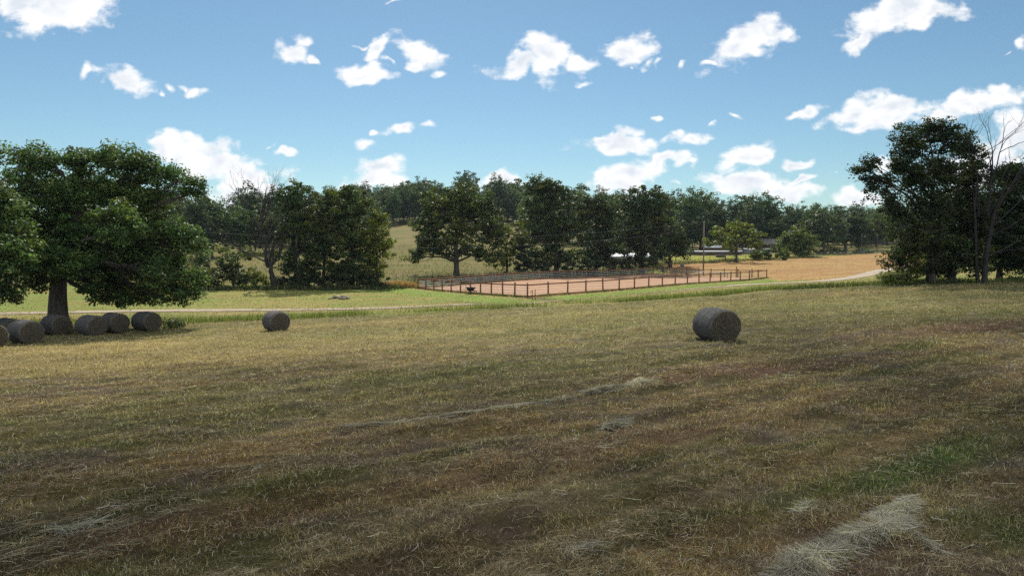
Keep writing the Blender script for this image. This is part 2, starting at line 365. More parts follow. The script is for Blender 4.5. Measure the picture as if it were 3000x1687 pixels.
class MB:
    """collects shapes into one mesh"""
    def __init__(s): s.v = []; s.q = []; s.n = 0; s.t = []
    def add(s, v, q=None, t=None):
        v = np.asarray(v, float)
        if q is not None and len(q): s.q.append(np.asarray(q, int) + s.n)
        if t is not None and len(t): s.t.append(np.asarray(t, int) + s.n)
        s.v.append(v); s.n += len(v)
    def box(s, c, h, rz=0.0, taper=1.0, bev=0.0):
        c = np.asarray(c, float); hx, hy, hz = h
        co, si = math.cos(rz), math.sin(rz)
        pts = []
        b = min(bev, hx * .6, hy * .6)
        ring = [(-hx + b, -hy), (hx - b, -hy), (hx, -hy + b), (hx, hy - b), (hx - b, hy), (-hx + b, hy), (-hx, hy - b), (-hx, -hy + b)] if b > 0 else [(-hx, -hy), (hx, -hy), (hx, hy), (-hx, hy)]
        k = len(ring)
        for zz, sc in ((-hz, 1.0), (hz, taper)):
            for x, y in ring: pts.append((x * sc, y * sc, zz))
        p = np.array(pts)
        p = np.stack([p[:, 0] * co - p[:, 1] * si, p[:, 0] * si + p[:, 1] * co, p[:, 2]], 1) + c
        q = [(i, (i + 1) % k, k + (i + 1) % k, k + i) for i in range(k)]
        if k == 4:
            q += [(3, 2, 1, 0), (4, 5, 6, 7)]
            s.add(p, q)
        else:
            m = np.vstack([p, p[:k].mean(0), p[k:].mean(0)])
            t = [(2 * k, (i + 1) % k, i) for i in range(k)] + [(2 * k + 1, k + i, k + (i + 1) % k) for i in range(k)]
            s.add(m, q, t)
    def bar(s, a, b, w, h):
        """rectangular bar from a to b: w across, h high"""
        a, b = np.asarray(a, float), np.asarray(b, float)
        d = b - a; l = np.linalg.norm(d); d /= l
        sd = np.cross(d, (0, 0, 1)); n = np.linalg.norm(sd); sd = sd / n if n > 1e-6 else np.array([1., 0, 0])
        up = np.cross(sd, d)
        p = [o + sd * sx * w / 2 + up * sz * h / 2 for o in (a, b) for sx, sz in ((-1, -1), (1, -1), (1, 1), (-1, 1))]
        s.add(p, [(0, 1, 5, 4), (1, 2, 6, 5), (2, 3, 7, 6), (3, 0, 4, 7), (3, 2, 1, 0), (4, 5, 6, 7)])
    def tube(s, path, rad, sides=6, cap=True):
        path = np.asarray(path, float); n = len(path)
        rad = np.broadcast_to(np.asarray(rad, float), (n,))
        d = np.gradient(path, axis=0); d /= (np.linalg.norm(d, axis=1)[:, None] + 1e-9)
        ref = np.where(np.abs(d[:, 2:3]) < .9, np.array([[0, 0, 1.]]), np.array([[1., 0, 0]]))
        if not (np.abs(d[:, 2]) < .9).all(): ref = np.broadcast_to(np.array([[1., .13, 0]]), d.shape)
        a = np.cross(d, ref); a /= (np.linalg.norm(a, axis=1)[:, None] + 1e-9)
        b = np.cross(d, a)
        th = np.arange(sides) * 2 * math.pi / sides
        v = path[:, None] + rad[:, None, None] * (a[:, None] * np.cos(th)[None, :, None] + b[:, None] * np.sin(th)[None, :, None])
        i = np.arange(n - 1)[:, None] * sides; j = np.arange(sides)[None]; j2 = (j + 1) % sides
        q = np.stack([i + j, i + j2, i + sides + j2, i + sides + j], -1).reshape(-1, 4)
        v = v.reshape(-1, 3); t = None
        if cap:
            v = np.vstack([v, path[0], path[-1]])
            t = [(n * sides, (k + 1) % sides, k) for k in range(sides)] + [(n * sides + 1, (n - 1) * sides + k, (n - 1) * sides + (k + 1) % sides) for k in range(sides)]
        s.add(v, q, t)
    def mesh(s, name, mat, smooth=False, cols=None):
        V = np.vstack(s.v)
        fs = []
        if s.q: fs.append(np.vstack(s.q))
        if s.t: fs.append(np.vstack(s.t))
        return mesh_np(name, V, fs, mat, cols, smooth)

# ------------------------------------------------------------------ materials
def mat(name, col=(.5, .5, .5), rough=.8, var=.25, scale=6.0, bump=0.0, bscale=None, attr=False, spec=.3, metal=0.0, detail=5, stretch=None, col2=None, transl=0.0, world_co=False):
    m = bpy.data.materials.new(name); m.use_nodes = True
    t = m.node_tree; t.nodes.clear(); n = t.nodes.new; l = t.links.new
    out = n('ShaderNodeOutputMaterial'); p = n('ShaderNodeBsdfPrincipled')
    p.inputs['Roughness'].default_value = rough; p.inputs['Metallic'].default_value = metal
    p.inputs['Specular IOR Level'].default_value = spec
    if world_co:
        geo = n('ShaderNodeNewGeometry'); co = geo.outputs['Position']
    else:
        tcn = n('ShaderNodeTexCoord'); co = tcn.outputs['Object']
    if stretch:
        mp = n('ShaderNodeMapping'); mp.inputs['Scale'].default_value = stretch; l(co, mp.inputs[0]); co = mp.outputs[0]
    ns = n('ShaderNodeTexNoise'); ns.inputs['Scale'].default_value = scale; ns.inputs['Detail'].default_value = detail; ns.inputs['Roughness'].default_value = .62
    l(co, ns.inputs['Vector'])
    mr = n('ShaderNodeMapRange'); l(ns.outputs['Fac'], mr.inputs['Value'])
    mr.inputs['From Min'].default_value = .25; mr.inputs['From Max'].default_value = .75
    mr.inputs['To Min'].default_value = 1 - var; mr.inputs['To Max'].default_value = 1 + var
    if attr:
        at = n('ShaderNodeAttribute'); at.attribute_name = 'tone'; base = at.outputs['Color']
    else:
        rgb = n('ShaderNodeRGB'); rgb.outputs[0].default_value = (*col, 1); base = rgb.outputs[0]
        if col2:
            n2 = n('ShaderNodeTexNoise'); n2.inputs['Scale'].default_value = scale * .37; n2.inputs['Detail'].default_value = 4; l(co, n2.inputs['Vector'])
            r2 = n('ShaderNodeMapRange'); l(n2.outputs['Fac'], r2.inputs['Value']); r2.inputs['From Min'].default_value = .4; r2.inputs['From Max'].default_value = .6
            mm = n('ShaderNodeMix'); mm.data_type = 'RGBA'; l(r2.outputs[0], mm.inputs[0]); l(base, mm.inputs[6]); mm.inputs[7].default_value = (*col2, 1); base = mm.outputs[2]
    mu = n('ShaderNodeVectorMath'); mu.operation = 'SCALE'; l(base, mu.inputs[0]); l(mr.outputs[0], mu.inputs['Scale'])
    l(mu.outputs[0], p.inputs['Base Color'])
    if bump > 0:
        bn_ = n('ShaderNodeTexNoise'); bn_.inputs['Scale'].default_value = bscale or scale * 3; bn_.inputs['Detail'].default_value = 5; bn_.inputs['Roughness'].default_value = .65
        l(co, bn_.inputs['Vector'])
        bp = n('ShaderNodeBump'); bp.inputs['Strength'].default_value = 1.0; bp.inputs['Distance'].default_value = bump
        l(bn_.outputs['Fac'], bp.inputs['Height']); l(bp.outputs[0], p.inputs['Normal'])
    if transl > 0:
        tr = n('ShaderNodeBsdfTranslucent')
        g = n('ShaderNodeVectorMath'); g.operation = 'MULTIPLY'; l(mu.outputs[0], g.inputs[0]); g.inputs[1].default_value = (1.15, 1.25, .62)
        l(g.outputs[0], tr.inputs['Color'])
        ms = n('ShaderNodeMixShader'); ms.inputs[0].default_value = transl
        l(p.outputs[0], ms.inputs[1]); l(tr.outputs[0], ms.inputs[2]); l(ms.outputs[0], out.inputs[0])
    else:
        l(p.outputs[0], out.inputs[0])
    return m
M = {}
M['ground'] = mat('field_turf', attr=True, var=.55, scale=8.0, bump=.07, bscale=9, detail=7, rough=.95, spec=.1, world_co=True)
M['grass'] = mat('grass_blades', attr=True, var=.1, scale=3, rough=.85, spec=.15, transl=.35)
M['leaf'] = mat('tree_leaves', attr=True, var=.15, scale=1.2, rough=.55, spec=.35, transl=.38)
M['bark'] = mat('rough_bark', (.065, .052, .042), var=.45, scale=3.5, bump=.05, bscale=9, stretch=(1, 1, .25), rough=.95, col2=(.095, .085, .072))
M['deadbark'] = mat('weathered_bark', (.040, .036, .033), var=.35, scale=3, bump=.03, bscale=9, stretch=(1, 1, .25), rough=.95)
M['clay'] = mat('red_clay', (.42, .27, .175), var=.22, scale=1.1, stretch=(.35, 1.6, 1), bump=.03, bscale=6, rough=.95, col2=(.37, .22, .135), spec=.1)
M['gravel'] = mat('pale_gravel', (.37, .305, .235), var=.4, scale=5, bump=.02, bscale=18, rough=.95, col2=(.40, .33, .25), spec=.1)
M['wood'] = mat('brown_stained_wood', (.17, .085, .045), var=.35, scale=4, bump=.006, bscale=20, rough=.75)
M['redwood'] = mat('red_brown_wood', (.27, .145, .085), var=.3, scale=4, bump=.006, bscale=20, rough=.75)
M['greywood'] = mat('weathered_wood', (.20, .16, .125), var=.35, scale=3, bump=.01, bscale=15, stretch=(1, 1, .2), rough=.9)
M['pipe'] = mat('pale_pipe', (.42, .44, .44), var=.15, scale=4, rough=.45, spec=.5)
M['steel'] = mat('galvanised_wire', (.16, .17, .18), var=.1, scale=4, rough=.7, metal=.0)
M['tpost'] = mat('green_brown_metal_post', (.06, .055, .04), var=.2, scale=8, rough=.6)
M['black'] = mat('black_plastic', (.014, .014, .016), var=.2, scale=8, rough=.5)
M['stone'] = mat('pale_sandstone', (.40, .34, .26), var=.3, scale=3, bump=.03, bscale=9, rough=.95, col2=(.26, .21, .16))
M['whiteroof'] = mat('white_metal_roof', (.78, .79, .80), var=.06, scale=2, rough=.35, spec=.5)
M['greyroof'] = mat('grey_brown_shingles', (.23, .20, .18), var=.2, scale=5, rough=.9)
M['wallbrown'] = mat('brown_board_wall', (.13, .085, .06), var=.25, scale=2, stretch=(1, 1, .2), rough=.9)
M['wallgrey'] = mat('pale_grey_siding', (.34, .36, .38), var=.12, scale=2, stretch=(.2, .2, 3), rough=.8)
M['glass'] = mat('dark_window', (.02, .025, .03), var=.1, scale=2, rough=.1, spec=.6)
M['blue'] = mat('blue_plastic', (.03, .13, .36), var=.15, scale=4, rough=.45)
M['paleblue'] = mat('pale_blue_plastic', (.30, .42, .55), var=.1, scale=4, rough=.45)
M['green'] = mat('green_sign_paint', (.05, .22, .08), var=.1, scale=4, rough=.5)
M['cloud'] = mat('cloud_vapour', (.9, .9, .9), var=.04, scale=.05, rough=1, spec=0)

# ------------------------------------------------------------------ ground sheet
def knots(a, b, s0, g, lim=1e9):
    out = [a]; s = s0
    while out[-1] < b: out.append(out[-1] + s); s = min(s * g, lim)
    return np.array(out)
xp = np.concatenate([np.arange(0, 26, .3), knots(26, 4500, .32, 1.022)])
xs = np.concatenate([-xp[:0:-1], xp])
ya = np.arange(5, 34, .26)
ys = np.concatenate([-knots(-5 + .26, 3000, .6, 1.16)[::-1], ya, knots(34, 110, .28, 1.006), knots(110.3, 6000, .6, 1.02)])
ys = np.unique(ys)
GX, GY = np.meshgrid(xs, ys)
GZ = zf(GX, GY)
V = np.stack([GX, GY, GZ], -1).reshape(-1, 3)
ny, nx = GX.shape
ii = (np.arange(ny - 1)[:, None] * nx + np.arange(nx - 1)[None]).ravel()
quads = np.stack([ii, ii + 1, ii + nx + 1, ii + nx], 1)
cols = colf(V[:, 0], V[:, 1])
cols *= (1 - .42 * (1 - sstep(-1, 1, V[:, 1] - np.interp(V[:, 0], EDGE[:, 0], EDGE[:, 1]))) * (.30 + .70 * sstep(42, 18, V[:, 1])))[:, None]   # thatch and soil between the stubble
tag(obj('ground', mesh_np('ground', V, quads, M['ground'], cols, smooth=True)), kind='structure')
V_BOUNDS = (V[:, 0].min() - 5, V[:, 0].max() + 5, V[:, 1].min() - 5, V[:, 1].max() + 5, V[:, 2].min() - 1, V[:, 2].max() + 36)
print('ground', len(V), V_BOUNDS)

# road
def ribbon(name, pts, width, mt, lift, kind='structure'):
    pts = np.asarray(pts, float)
    seg = np.hypot(*np.diff(pts, axis=0).T); s = np.concatenate([[0], np.cumsum(seg)])
    n = int(s[-1] / 0.7)
    t = np.linspace(0, s[-1], n)
    # smooth with a small moving average
    cx_ = np.interp(t, s, pts[:, 0]); cy_ = np.interp(t, s, pts[:, 1])
    k = np.ones(9) / 9
    cx_[4:-4] = np.convolve(cx_, k, 'valid'); cy_[4:-4] = np.convolve(cy_, k, 'valid')
    dx_, dy_ = np.gradient(cx_), np.gradient(cy_)
    l_ = np.hypot(dx_, dy_); nxx, nyy = -dy_ / l_, dx_ / l_
    off = np.linspace(-1, 1, 9)
    rows = []
    for i, o_ in enumerate(off):
        w = width / 2 * o_ * np.interp(cx_, [-40, -16, -6, 8, 20, 60], [1.1, 1.1, .85, .85, 1.55, 1.8])
        if abs(o_) == 1: w = w + (fbm(t * .8, t * 0 + i, 91, 3) - .5) * .7
        X, Y = cx_ + nxx * w, cy_ + nyy * w
        rows.append(np.stack([X, Y, zf(X, Y) + lift], 1))
    V = np.stack(rows, 1).reshape(-1, 3); m = len(off)
    ii = (np.arange(n - 1)[:, None] * m + np.arange(m - 1)[None]).ravel()
    return tag(obj(name, mesh_np(name, V, np.stack([ii, ii + 1, ii + m + 1, ii + m], 1)[:, ::-1], mt, smooth=True)), kind=kind)
ribbon('road', ROAD, 1.8, M['gravel'], 0.045)
# arena floor
ua = np.linspace(0, 1, 60)
UU, VV = np.meshgrid(ua, ua)
A_, B_, C_, D_ = AR
PX = (1 - UU) * (1 - VV) * A_[0] + UU * (1 - VV) * D_[0] + UU * VV * C_[0] + (1 - UU) * VV * B_[0]
PY = (1 - UU) * (1 - VV) * A_[1] + UU * (1 - VV) * D_[1] + UU * VV * C_[1] + (1 - UU) * VV * B_[1]
V = np.stack([PX, PY, zf(PX, PY) + .05 + (fbm(PX * .8, PY * .8, 93, 3) - .5) * .03], -1).reshape(-1, 3)
ii = (np.arange(59)[:, None] * 60 + np.arange(59)[None]).ravel()
tag(obj('arena_ground', mesh_np('arena_ground', V, np.stack([ii, ii + 1, ii + 61, ii + 60], 1), M['clay'], smooth=True)), kind='structure')

# ------------------------------------------------------------------ grass
rng = np.random.default_rng(11)
def blades(name, x, y, length, width, lean, straw=.15, z=None, jitter=.35, col=None, az=None, strawcol=(.46, .38, .25), lift=0.0, bend=.35, gain=1.0):
    n = len(x)
    z = zf(x, y) if z is None else z
    az = rng.uniform(0, 2 * np.pi, n) if az is None else az
    d = np.stack([np.cos(az) * np.sin(lean), np.sin(az) * np.sin(lean), np.cos(lean)], 1)
    wa = az + np.pi / 2 + rng.normal(0, .5, n)
    w = np.stack([np.cos(wa), np.sin(wa), np.zeros(n)], 1) * width[:, None] / 2
    p = np.stack([x, y, z + lift], 1)
    tip = p + d * length[:, None]
    mid = p + d * length[:, None] * .55 + np.array([0, 0, 1]) * (length * bend * .35)[:, None]
    V = np.empty((n, 5, 3)); V[:, 0] = p - w; V[:, 1] = p + w; V[:, 2] = mid + w * .8; V[:, 3] = mid - w * .8; V[:, 4] = tip
    b = np.arange(n)[:, None] * 5
    q = b + np.array([[0, 1, 2, 3]]); t = b + np.array([[3, 2, 4]])
    c = colf(x, y) if col is None else np.broadcast_to(np.asarray(col, float), (n, 3)).copy()
    s = rng.random(n) < straw
    c[s] = c[s] * .35 + np.array(strawcol) * .65
    c = c * gain * np.exp(rng.normal(0, jitter, n))[:, None] * (1 + rng.normal(0, .06, (n, 3)))
    c = np.clip(c, .004, .8)
    return mesh_np(name, V.reshape(-1, 3), [q, t], M['grass'], np.vstack([c, c]), domain='FACE')
NB = 760000
# distance drawn so that density falls with the square of the distance from the near edge
Y_ = 5.6 * (62 / 5.6) ** rng.random(NB)
X_ = rng.uniform(-.92, .92, NB) * (Y_ + 1.0)
clump = fbm(X_ * 1.6, Y_ * 1.6, 77, 3)
keep = rng.random(NB) < .35 + 1.1 * sstep(.35, .6, clump)
keep &= (Y_ < np.interp(X_, EDGE[:, 0], EDGE[:, 1]) + 1)
X_, Y_, clump = X_[keep], Y_[keep], clump[keep]
k_ = np.maximum(Y_ / 9.0, .8)
ln = (.045 + .065 * rng.random(len(X_))) * (0.6 + .8 * clump) * k_ ** .30
wd = (.0038 + .0045 * rng.random(len(X_))) * k_ ** .82
me = blades('grass', X_, Y_, ln, wd, np.clip(rng.normal(1.08, .36, len(X_)), 0, 1.5), straw=.22, jitter=.50, gain=1.3)
tag(obj('grass', me), 'short mown grass and stubble across the near field', 'grass', kind='stuff')
print('grass', len(X_))

# tall rough grass along the mown edge and by the road
n = 46000
tx = rng.uniform(-60, 95, n)
ty = np.interp(tx, EDGE[:, 0], EDGE[:, 1]) + np.abs(rng.normal(0, 1.5, n)) - .3
dn = fbm(tx * .16, ty * .4, 81, 3)
kp = rng.random(n) < sstep(.38, .60, dn) * np.interp(tx, [-60, -30, -24, -4, 2, 8, 14, 24, 95], [.5, .35, .8, 1, .45, .7, 1, 1, 1])
tx, ty = tx[kp], ty[kp]
n = len(tx)
me = blades('tall_grass', tx, ty, rng.uniform(.25, .62, n), rng.uniform(.02, .04, n), np.abs(rng.normal(.0, .28, n)), straw=.12, col=(.17, .21, .06), jitter=.25, bend=.0)
tag(obj('tall_grass', me), 'band of tall unmown green grass along the field edge', 'grass', kind='stuff')
# rough grass on lawn, verge, and pasture: low tufts
n = 90000
tx = rng.uniform(-70, 130, n); ty = 58 + 150 * rng.random(n) ** 1.5
kp = (ty > np.interp(tx, EDGE[:, 0], EDGE[:, 1])) & (arena_sd(tx, ty) < -.3) & (seg_dist(tx, ty, ROAD) > np.where(tx > 12, 2.0, 1.35)) & (np.abs(tx) < ty * .85 + 4)
kp &= rng.random(n) < .3 + fbm(tx * .3, ty * .6, 83, 3)
tx, ty = tx[kp], ty[kp]; n = len(tx)
hh = np.where(ty > np.interp(tx, [-120, -30, -13, 0, 10, 20, 36, 49, 60, 80, 160], [106, 108, 113, 120, 133, 148, 163, 169, 180, 196, 206]), .38, .10)
me = blades('meadow_grass', tx, ty, hh * rng.uniform(.6, 1.4, n), rng.uniform(.05, .11, n), np.abs(rng.normal(.3, .4, n)), straw=.1, jitter=.28, bend=.0)
tag(obj('meadow_grass', me), 'rough low grass on the lawn and pasture beyond the track', 'grass', kind='stuff')
# loose cut hay lying over the near field
n = 90000
hy = 5.8 * (34 / 5.8) ** rng.random(n); hx = rng.uniform(-.9, .9, n) * (hy + 1)
uu, vv = rot(hx, hy, 33)
kp = rng.random(n) < .10 + sstep(.52, .68, fbm(uu * .35, vv * 1.1, 88, 4, .6))
hx, hy = hx[kp], hy[kp]; n = len(hx)

def strands(name, x, y, z, az, length, r, col, jitter=.22, droop=.5):
    """curved thin hay stems, each a three-segment flat ribbon"""
    n = len(x); t = np.linspace(-.5, .5, 5)
    curl = rng.normal(0, 1.0, n)
    hz_ = rng.uniform(.0, .3, n)
    a = az[:, None] + curl[:, None] * t[None]
    px_ = x[:, None] + np.cos(a) * t * length[:, None]
    py_ = y[:, None] + np.sin(a) * t * length[:, None]
    pz_ = z[:, None] + (t * rng.normal(0, .10, n)[:, None] + (.25 - t * t) * hz_[:, None] * .6) * length[:, None]
    pz_ = np.maximum(pz_, zf(px_, py_) + .006)
    V = np.empty((n, 5, 2, 3))
    nx_, ny_ = -np.sin(a), np.cos(a)
    tl = rng.normal(0, .6, n)[:, None]
    for k, s in ((0, -1), (1, 1)):
        V[:, :, k, 0] = px_ + s * nx_ * r[:, None]; V[:, :, k, 1] = py_ + s * ny_ * r[:, None]; V[:, :, k, 2] = pz_ + s * r[:, None] * tl
    b = (np.arange(n)[:, None] * 10 + np.arange(4)[None] * 2).reshape(-1, 1)
    q = b + np.array([[0, 1, 3, 2]])
    c = np.asarray(col) * np.exp(rng.normal(0, jitter, n))[:, None] * (.45 + .95 * vnoise(x * 5.5, y * 5.5, 19))[:, None]
    c = np.repeat(np.clip(c, .01, .8), 4, axis=0)
    return mesh_np(name, V.reshape(-1, 3), q, M['grass'], c, domain='FACE')
HAY = (.47, .42, .33)
HAYMIX = np.array([(.46, .39, .27), (.30, .22, .12), (.26, .17, .10), (.36, .31, .20)])[rng.integers(0, 4, n)]
me = strands('loose_hay', hx, hy, zf(hx, hy) + .03, rng.normal(R(33), .8, n), rng.uniform(.08, .34, n), .0019 * np.maximum(hy / 8, .9), HAYMIX, .4)
tag(obj('loose_hay', me), 'thin scatter of pale cut hay stems over the near field', 'hay', kind='stuff')

def hay_pile(label, path, width, n, height=.12, length=(.25, .6), az_j=.45, name='hay_windrow', tone=1.15):
    path = np.asarray(path, float)
    s = np.concatenate([[0], np.cumsum(np.hypot(*np.diff(path, axis=0).T))])
    t = rng.uniform(0, s[-1], n)
    w = np.interp(t, s, width if hasattr(width, '__len__') else [width] * len(path))
    cx_, cy_ = np.interp(t, s, path[:, 0]), np.interp(t, s, path[:, 1])
    e = .05
    dx_ = np.interp(t + e, s, path[:, 0]) - np.interp(t - e, s, path[:, 0]); dy_ = np.interp(t + e, s, path[:, 1]) - np.interp(t - e, s, path[:, 1])
    az = np.arctan2(dy_, dx_)
    o = rng.normal(0, .36, n); o = np.clip(o, -1.2, 1.2)
    lump = .25 + 1.4 * vnoise(t * 2.2, o * 2.0 + 1.5, 7)
    x = cx_ - np.sin(az) * o * w; y = cy_ + np.cos(az) * o * w
    hgt = height * lump * np.exp(-(o / .5) ** 2)
    z = zf(x, y) + hgt * rng.random(n) ** .5 + .01
    az2 = az + (vnoise(x * 3.1, y * 3.1, 13) - .5) * 3.2 * az_j + (vnoise(x * 9, y * 9, 14) - .5) * 1.5 * az_j + rng.normal(0, az_j * .45, n)
    r = .0021 * np.maximum(np.hypot(x, y) / 8, .8) * np.ones(n)
    me = strands(name, x, y, z, az2, rng.uniform(*length, n), r, np.array(HAY) * tone, .25)
    ox, oy = path.mean(0)
    me.transform(__import__('mathutils').Matrix.Translation((-ox, -oy, -Z(ox, oy))))
    return tag(obj(name, me, loc=(ox, oy, Z(ox, oy))), label, 'hay')
def G(dx, dy, lo=4, hi=400):
    """where the ray through a picture point meets the ground"""
    a, b, c = ray(dx, dy)
    Ys = np.linspace(lo, hi, 4000) if hi > 60 else np.linspace(lo, hi, 1500)
    zz = zf(a / b * Ys, Ys); rz_ = c / b * Ys
    i = np.argmax(rz_ < zz)
    return a / b * Ys[i], Ys[i]
hay_pile('thick pale windrow of cut hay lying in the near field at lower right', [G(1965, 1470, 4, 60), G(2040, 1420, 4, 60), G(2110, 1380, 4, 60), G(2180, 1345, 4, 60), G(2280, 1325, 4, 60)], [.22, .24, .15, .25, .16], 5600, .08, (.2, .6), .5)
hay_pile('small pale heap of hay just behind the end of the thick windrow', [G(2215, 1310, 4, 60), G(2270, 1290, 4, 60), G(2290, 1262, 4, 60)], [.30, .26, .14], 1900, .09, (.15, .4), .6)
hay_pile('long frayed tail of hay stems trailing from the thick windrow', [G(2290, 1338, 4, 60), G(2330, 1370, 4, 60), G(2362, 1400, 4, 60)], .07, 170, .05, (.25, .5), .3)
hay_pile('narrow pale ridge of dry hay in the middle of the field', [G(1480, 992, 4, 60), G(1560, 978, 4, 60), G(1640, 962, 4, 60)], [.25, .45, .25], 1300, .14, (.3, .7), .4, tone=.95)
hay_pile('faint line of hay running up towards the pale hay ridge', [G(880, 1072, 4, 60), G(1120, 1045, 4, 60), G(1300, 1022, 4, 60), G(1440, 1000, 4, 60)], .22, 900, .05, (.25, .6), .4, tone=.85)
hay_pile('wispy tuft of pale hay left of centre-right in the near field', [G(1515, 1080, 4, 60), G(1550, 1072, 4, 60), G(1580, 1062, 4, 60)], .22, 420, .08, (.2, .5), .9, tone=.9)
hay_pile('thin curl of hay stems lying left of the small hay heap', [G(2010, 1292, 4, 60), G(2040, 1270, 4, 60)], .14, 90, .05, (.2, .45), .9)
hay_pile('tangle of tan hay among brown stubble at lower left', [G(150, 1340, 4, 60), G(200, 1330, 4, 60), G(250, 1318, 4, 60)], .16, 160, .05, (.25, .5), .7, tone=.8)
hay_pile('thin pale wisps of hay near the bottom middle edge', [G(1420, 1390, 4, 60), G(1500, 1375, 4, 60)], .16, 110, .04, (.2, .5), .8, tone=.9)

# ------------------------------------------------------------------ hay bales
def bale_mats():
    def base(name, face):
        m = bpy.data.materials.new(name); m.use_nodes = True
        t = m.node_tree; t.nodes.clear(); n = t.nodes.new; l = t.links.new
        out = n('ShaderNodeOutputMaterial'); p = n('ShaderNodeBsdfPrincipled'); p.inputs['Roughness'].default_value = .95; p.inputs['Specular IOR Level'].default_value = .15
        tcn = n('ShaderNodeTexCoord')
        sp_ = n('ShaderNodeSeparateXYZ'); l(tcn.outputs['Object'], sp_.inputs[0])
        def mth(op, a, b=None):
            k = n('ShaderNodeMath'); k.operation = op
            for i, v in enumerate((a, b)):
                if v is None: continue
                if isinstance(v, (int, float)): k.inputs[i].default_value = v
                else: l(v, k.inputs[i])
            return k.outputs[0]
        no = n('ShaderNodeTexNoise'); no.inputs['Scale'].default_value = 9; no.inputs['Detail'].default_value = 8; no.inputs['Roughness'].default_value = .7; l(tcn.outputs['Object'], no.inputs['Vector'])
        if face:
            zz = mth('SUBTRACT', sp_.outputs[2], .75)
            ang = mth('DIVIDE', mth('ARCTAN2', zz, sp_.outputs[0]), 6.2832)
            r_ = mth('SQRT', mth('ADD', mth('MULTIPLY', sp_.outputs[0], sp_.outputs[0]), mth('MULTIPLY', zz, zz)))
            w = mth('SINE', mth('MULTIPLY', mth('ADD', mth('ADD', mth('MULTIPLY', r_, 12.0), ang), mth('MULTIPLY', no.outputs['Fac'], 1.6)), 6.2832))
        else:
            w = mth('SINE', mth('ADD', mth('MULTIPLY', sp_.outputs[1], 80.0), mth('MULTIPLY', no.outputs['Fac'], 4)))
        h = mth('ADD', mth('MULTIPLY', w, .26 if face else .15), mth('MULTIPLY', no.outputs['Fac'], 1.3))
        cr = n('ShaderNodeValToRGB'); l(h, cr.inputs[0])
        cr.color_ramp.elements[0].position = .35; cr.color_ramp.elements[1].position = 1.0
        cr.color_ramp.elements[0].color = (.035, .028, .020, 1) if face else (.055, .052, .050, 1)
        cr.color_ramp.elements[1].color = (.155, .135, .10, 1) if face else (.185, .18, .17, 1)
        l(cr.outputs[0], p.inputs['Base Color'])
        bp = n('ShaderNodeBump'); bp.inputs['Distance'].default_value = .03; l(h, bp.inputs['Height']); l(bp.outputs[0], p.inputs['Normal'])
        l(p.outputs[0], out.inputs[0]); return m
    return base('rolled_hay_end', True), base('net_wrapped_hay', False)
MF, MS = bale_mats()
def bale_mesh(seed, Rr=.75, Lh=.86):
    """body: drum along local Y, resting on z = 0; the bottom is slightly flattened"""
    rg = np.random.default_rng(seed)
    prof = [(-Lh, 0.0), (-Lh - .01, .2), (-Lh + .005, .42), (-Lh, .58), (-Lh + .03, .68), (-Lh + .10, .735)]
    prof += [(-Lh + .10 + k * (2 * Lh - .2) / 12, .75 + .012 * math.sin(k * 2.1 + seed)) for k in range(1, 12)]
    prof += [(Lh - .10, .735), (Lh - .03, .68), (Lh, .58), (Lh - .005, .42), (Lh + .01, .2), (Lh, 0.0)]
    sides = 56; th = np.arange(sides) * 2 * math.pi / sides
    V = []
    for i, (yy, r) in enumerate(prof):
        rr = r * (Rr / .75) * (1 + .02 * np.sin(2 * th + seed) + .008 * rg.normal(size=sides) + .01 * math.sin(i * 1.3))
        z = Rr + rr * np.sin(th); x = rr * np.cos(th) * 1.02
        z = np.where(z < .05, .05 - (.05 - z) * .15, z) - .05
        V.append(np.stack([x, np.full(sides, yy) + .012 * rg.normal(size=sides) * (r > .1), z], 1))
    V = np.vstack(V); n = len(prof)
    i = np.arange(n - 1)[:, None] * sides; j = np.arange(sides)[None]; j2 = (j + 1) % sides
    q = np.stack([i + j, i + j2, i + sides + j2, i + sides + j], -1).reshape(-1, 4)
    row = np.repeat(np.arange(n - 1), sides)
    face = (row < 4) | (row >= n - 5)
    return V, q, face
def fringe(rg, n, Lh, mt):
    """loose stems sticking out round the rims and under the drum"""
    th = rg.uniform(0, 2 * math.pi, n); sgn = np.where(rg.random(n) < .7, -1, 1)
    r = .72 * rg.random(n) ** .18; y = sgn * (Lh + rg.uniform(-.03, .01, n))
    x = r * np.cos(th); z = .72 + r * np.sin(th)
    az = rg.uniform(0, 2 * math.pi, n); ln_ = rg.uniform(.04, .13, n)
    d = np.stack([np.cos(az) * .8, sgn * rg.uniform(.2, .9, n), np.sin(az) * .8], 1)
    p = np.stack([x, y, np.maximum(z, .02)], 1)
    w = np.cross(d, rg.normal(size=(n, 3))); w /= np.linalg.norm(w, axis=1)[:, None]; w *= .006
    V = np.stack([p - w, p + w, p + d * ln_[:, None]], 1).reshape(-1, 3)
    c = np.array([.30, .25, .17]) * np.exp(rg.normal(0, .3, (n, 1)))
    return mesh_np('stray_stems', V, np.arange(3 * n).reshape(-1, 3), mt, np.clip(c, .01, .7), domain='FACE')
def bale(x, y, axis_az, label, group, seed, Rr=.75, Lh=.86):
    """axis_az: direction the drum runs away from the camera, degrees from +Y to +X"""
    t = empty('hay_bale', (x, y, Z(x, y) - .02), -R(axis_az)); tag(t, label, 'hay bale', group)
    V, q, face = bale_mesh(seed, Rr, Lh)
    me = mesh_np('wrapped_side', V, q[~face], MS, smooth=True); obj('wrapped_side', me, t)
    for nm, sel in (('rolled_end', face & (q[:, 0] < len(V) // 2)), ('rolled_end', face & (q[:, 0] >= len(V) // 2))):
        obj(nm, mesh_np(nm, V, q[sel], MF, smooth=True), t)
    o = obj('stray_stems', fringe(np.random.default_rng(seed), 900, Lh, M['grass']), t); o['kind'] = 'stuff'
    return t
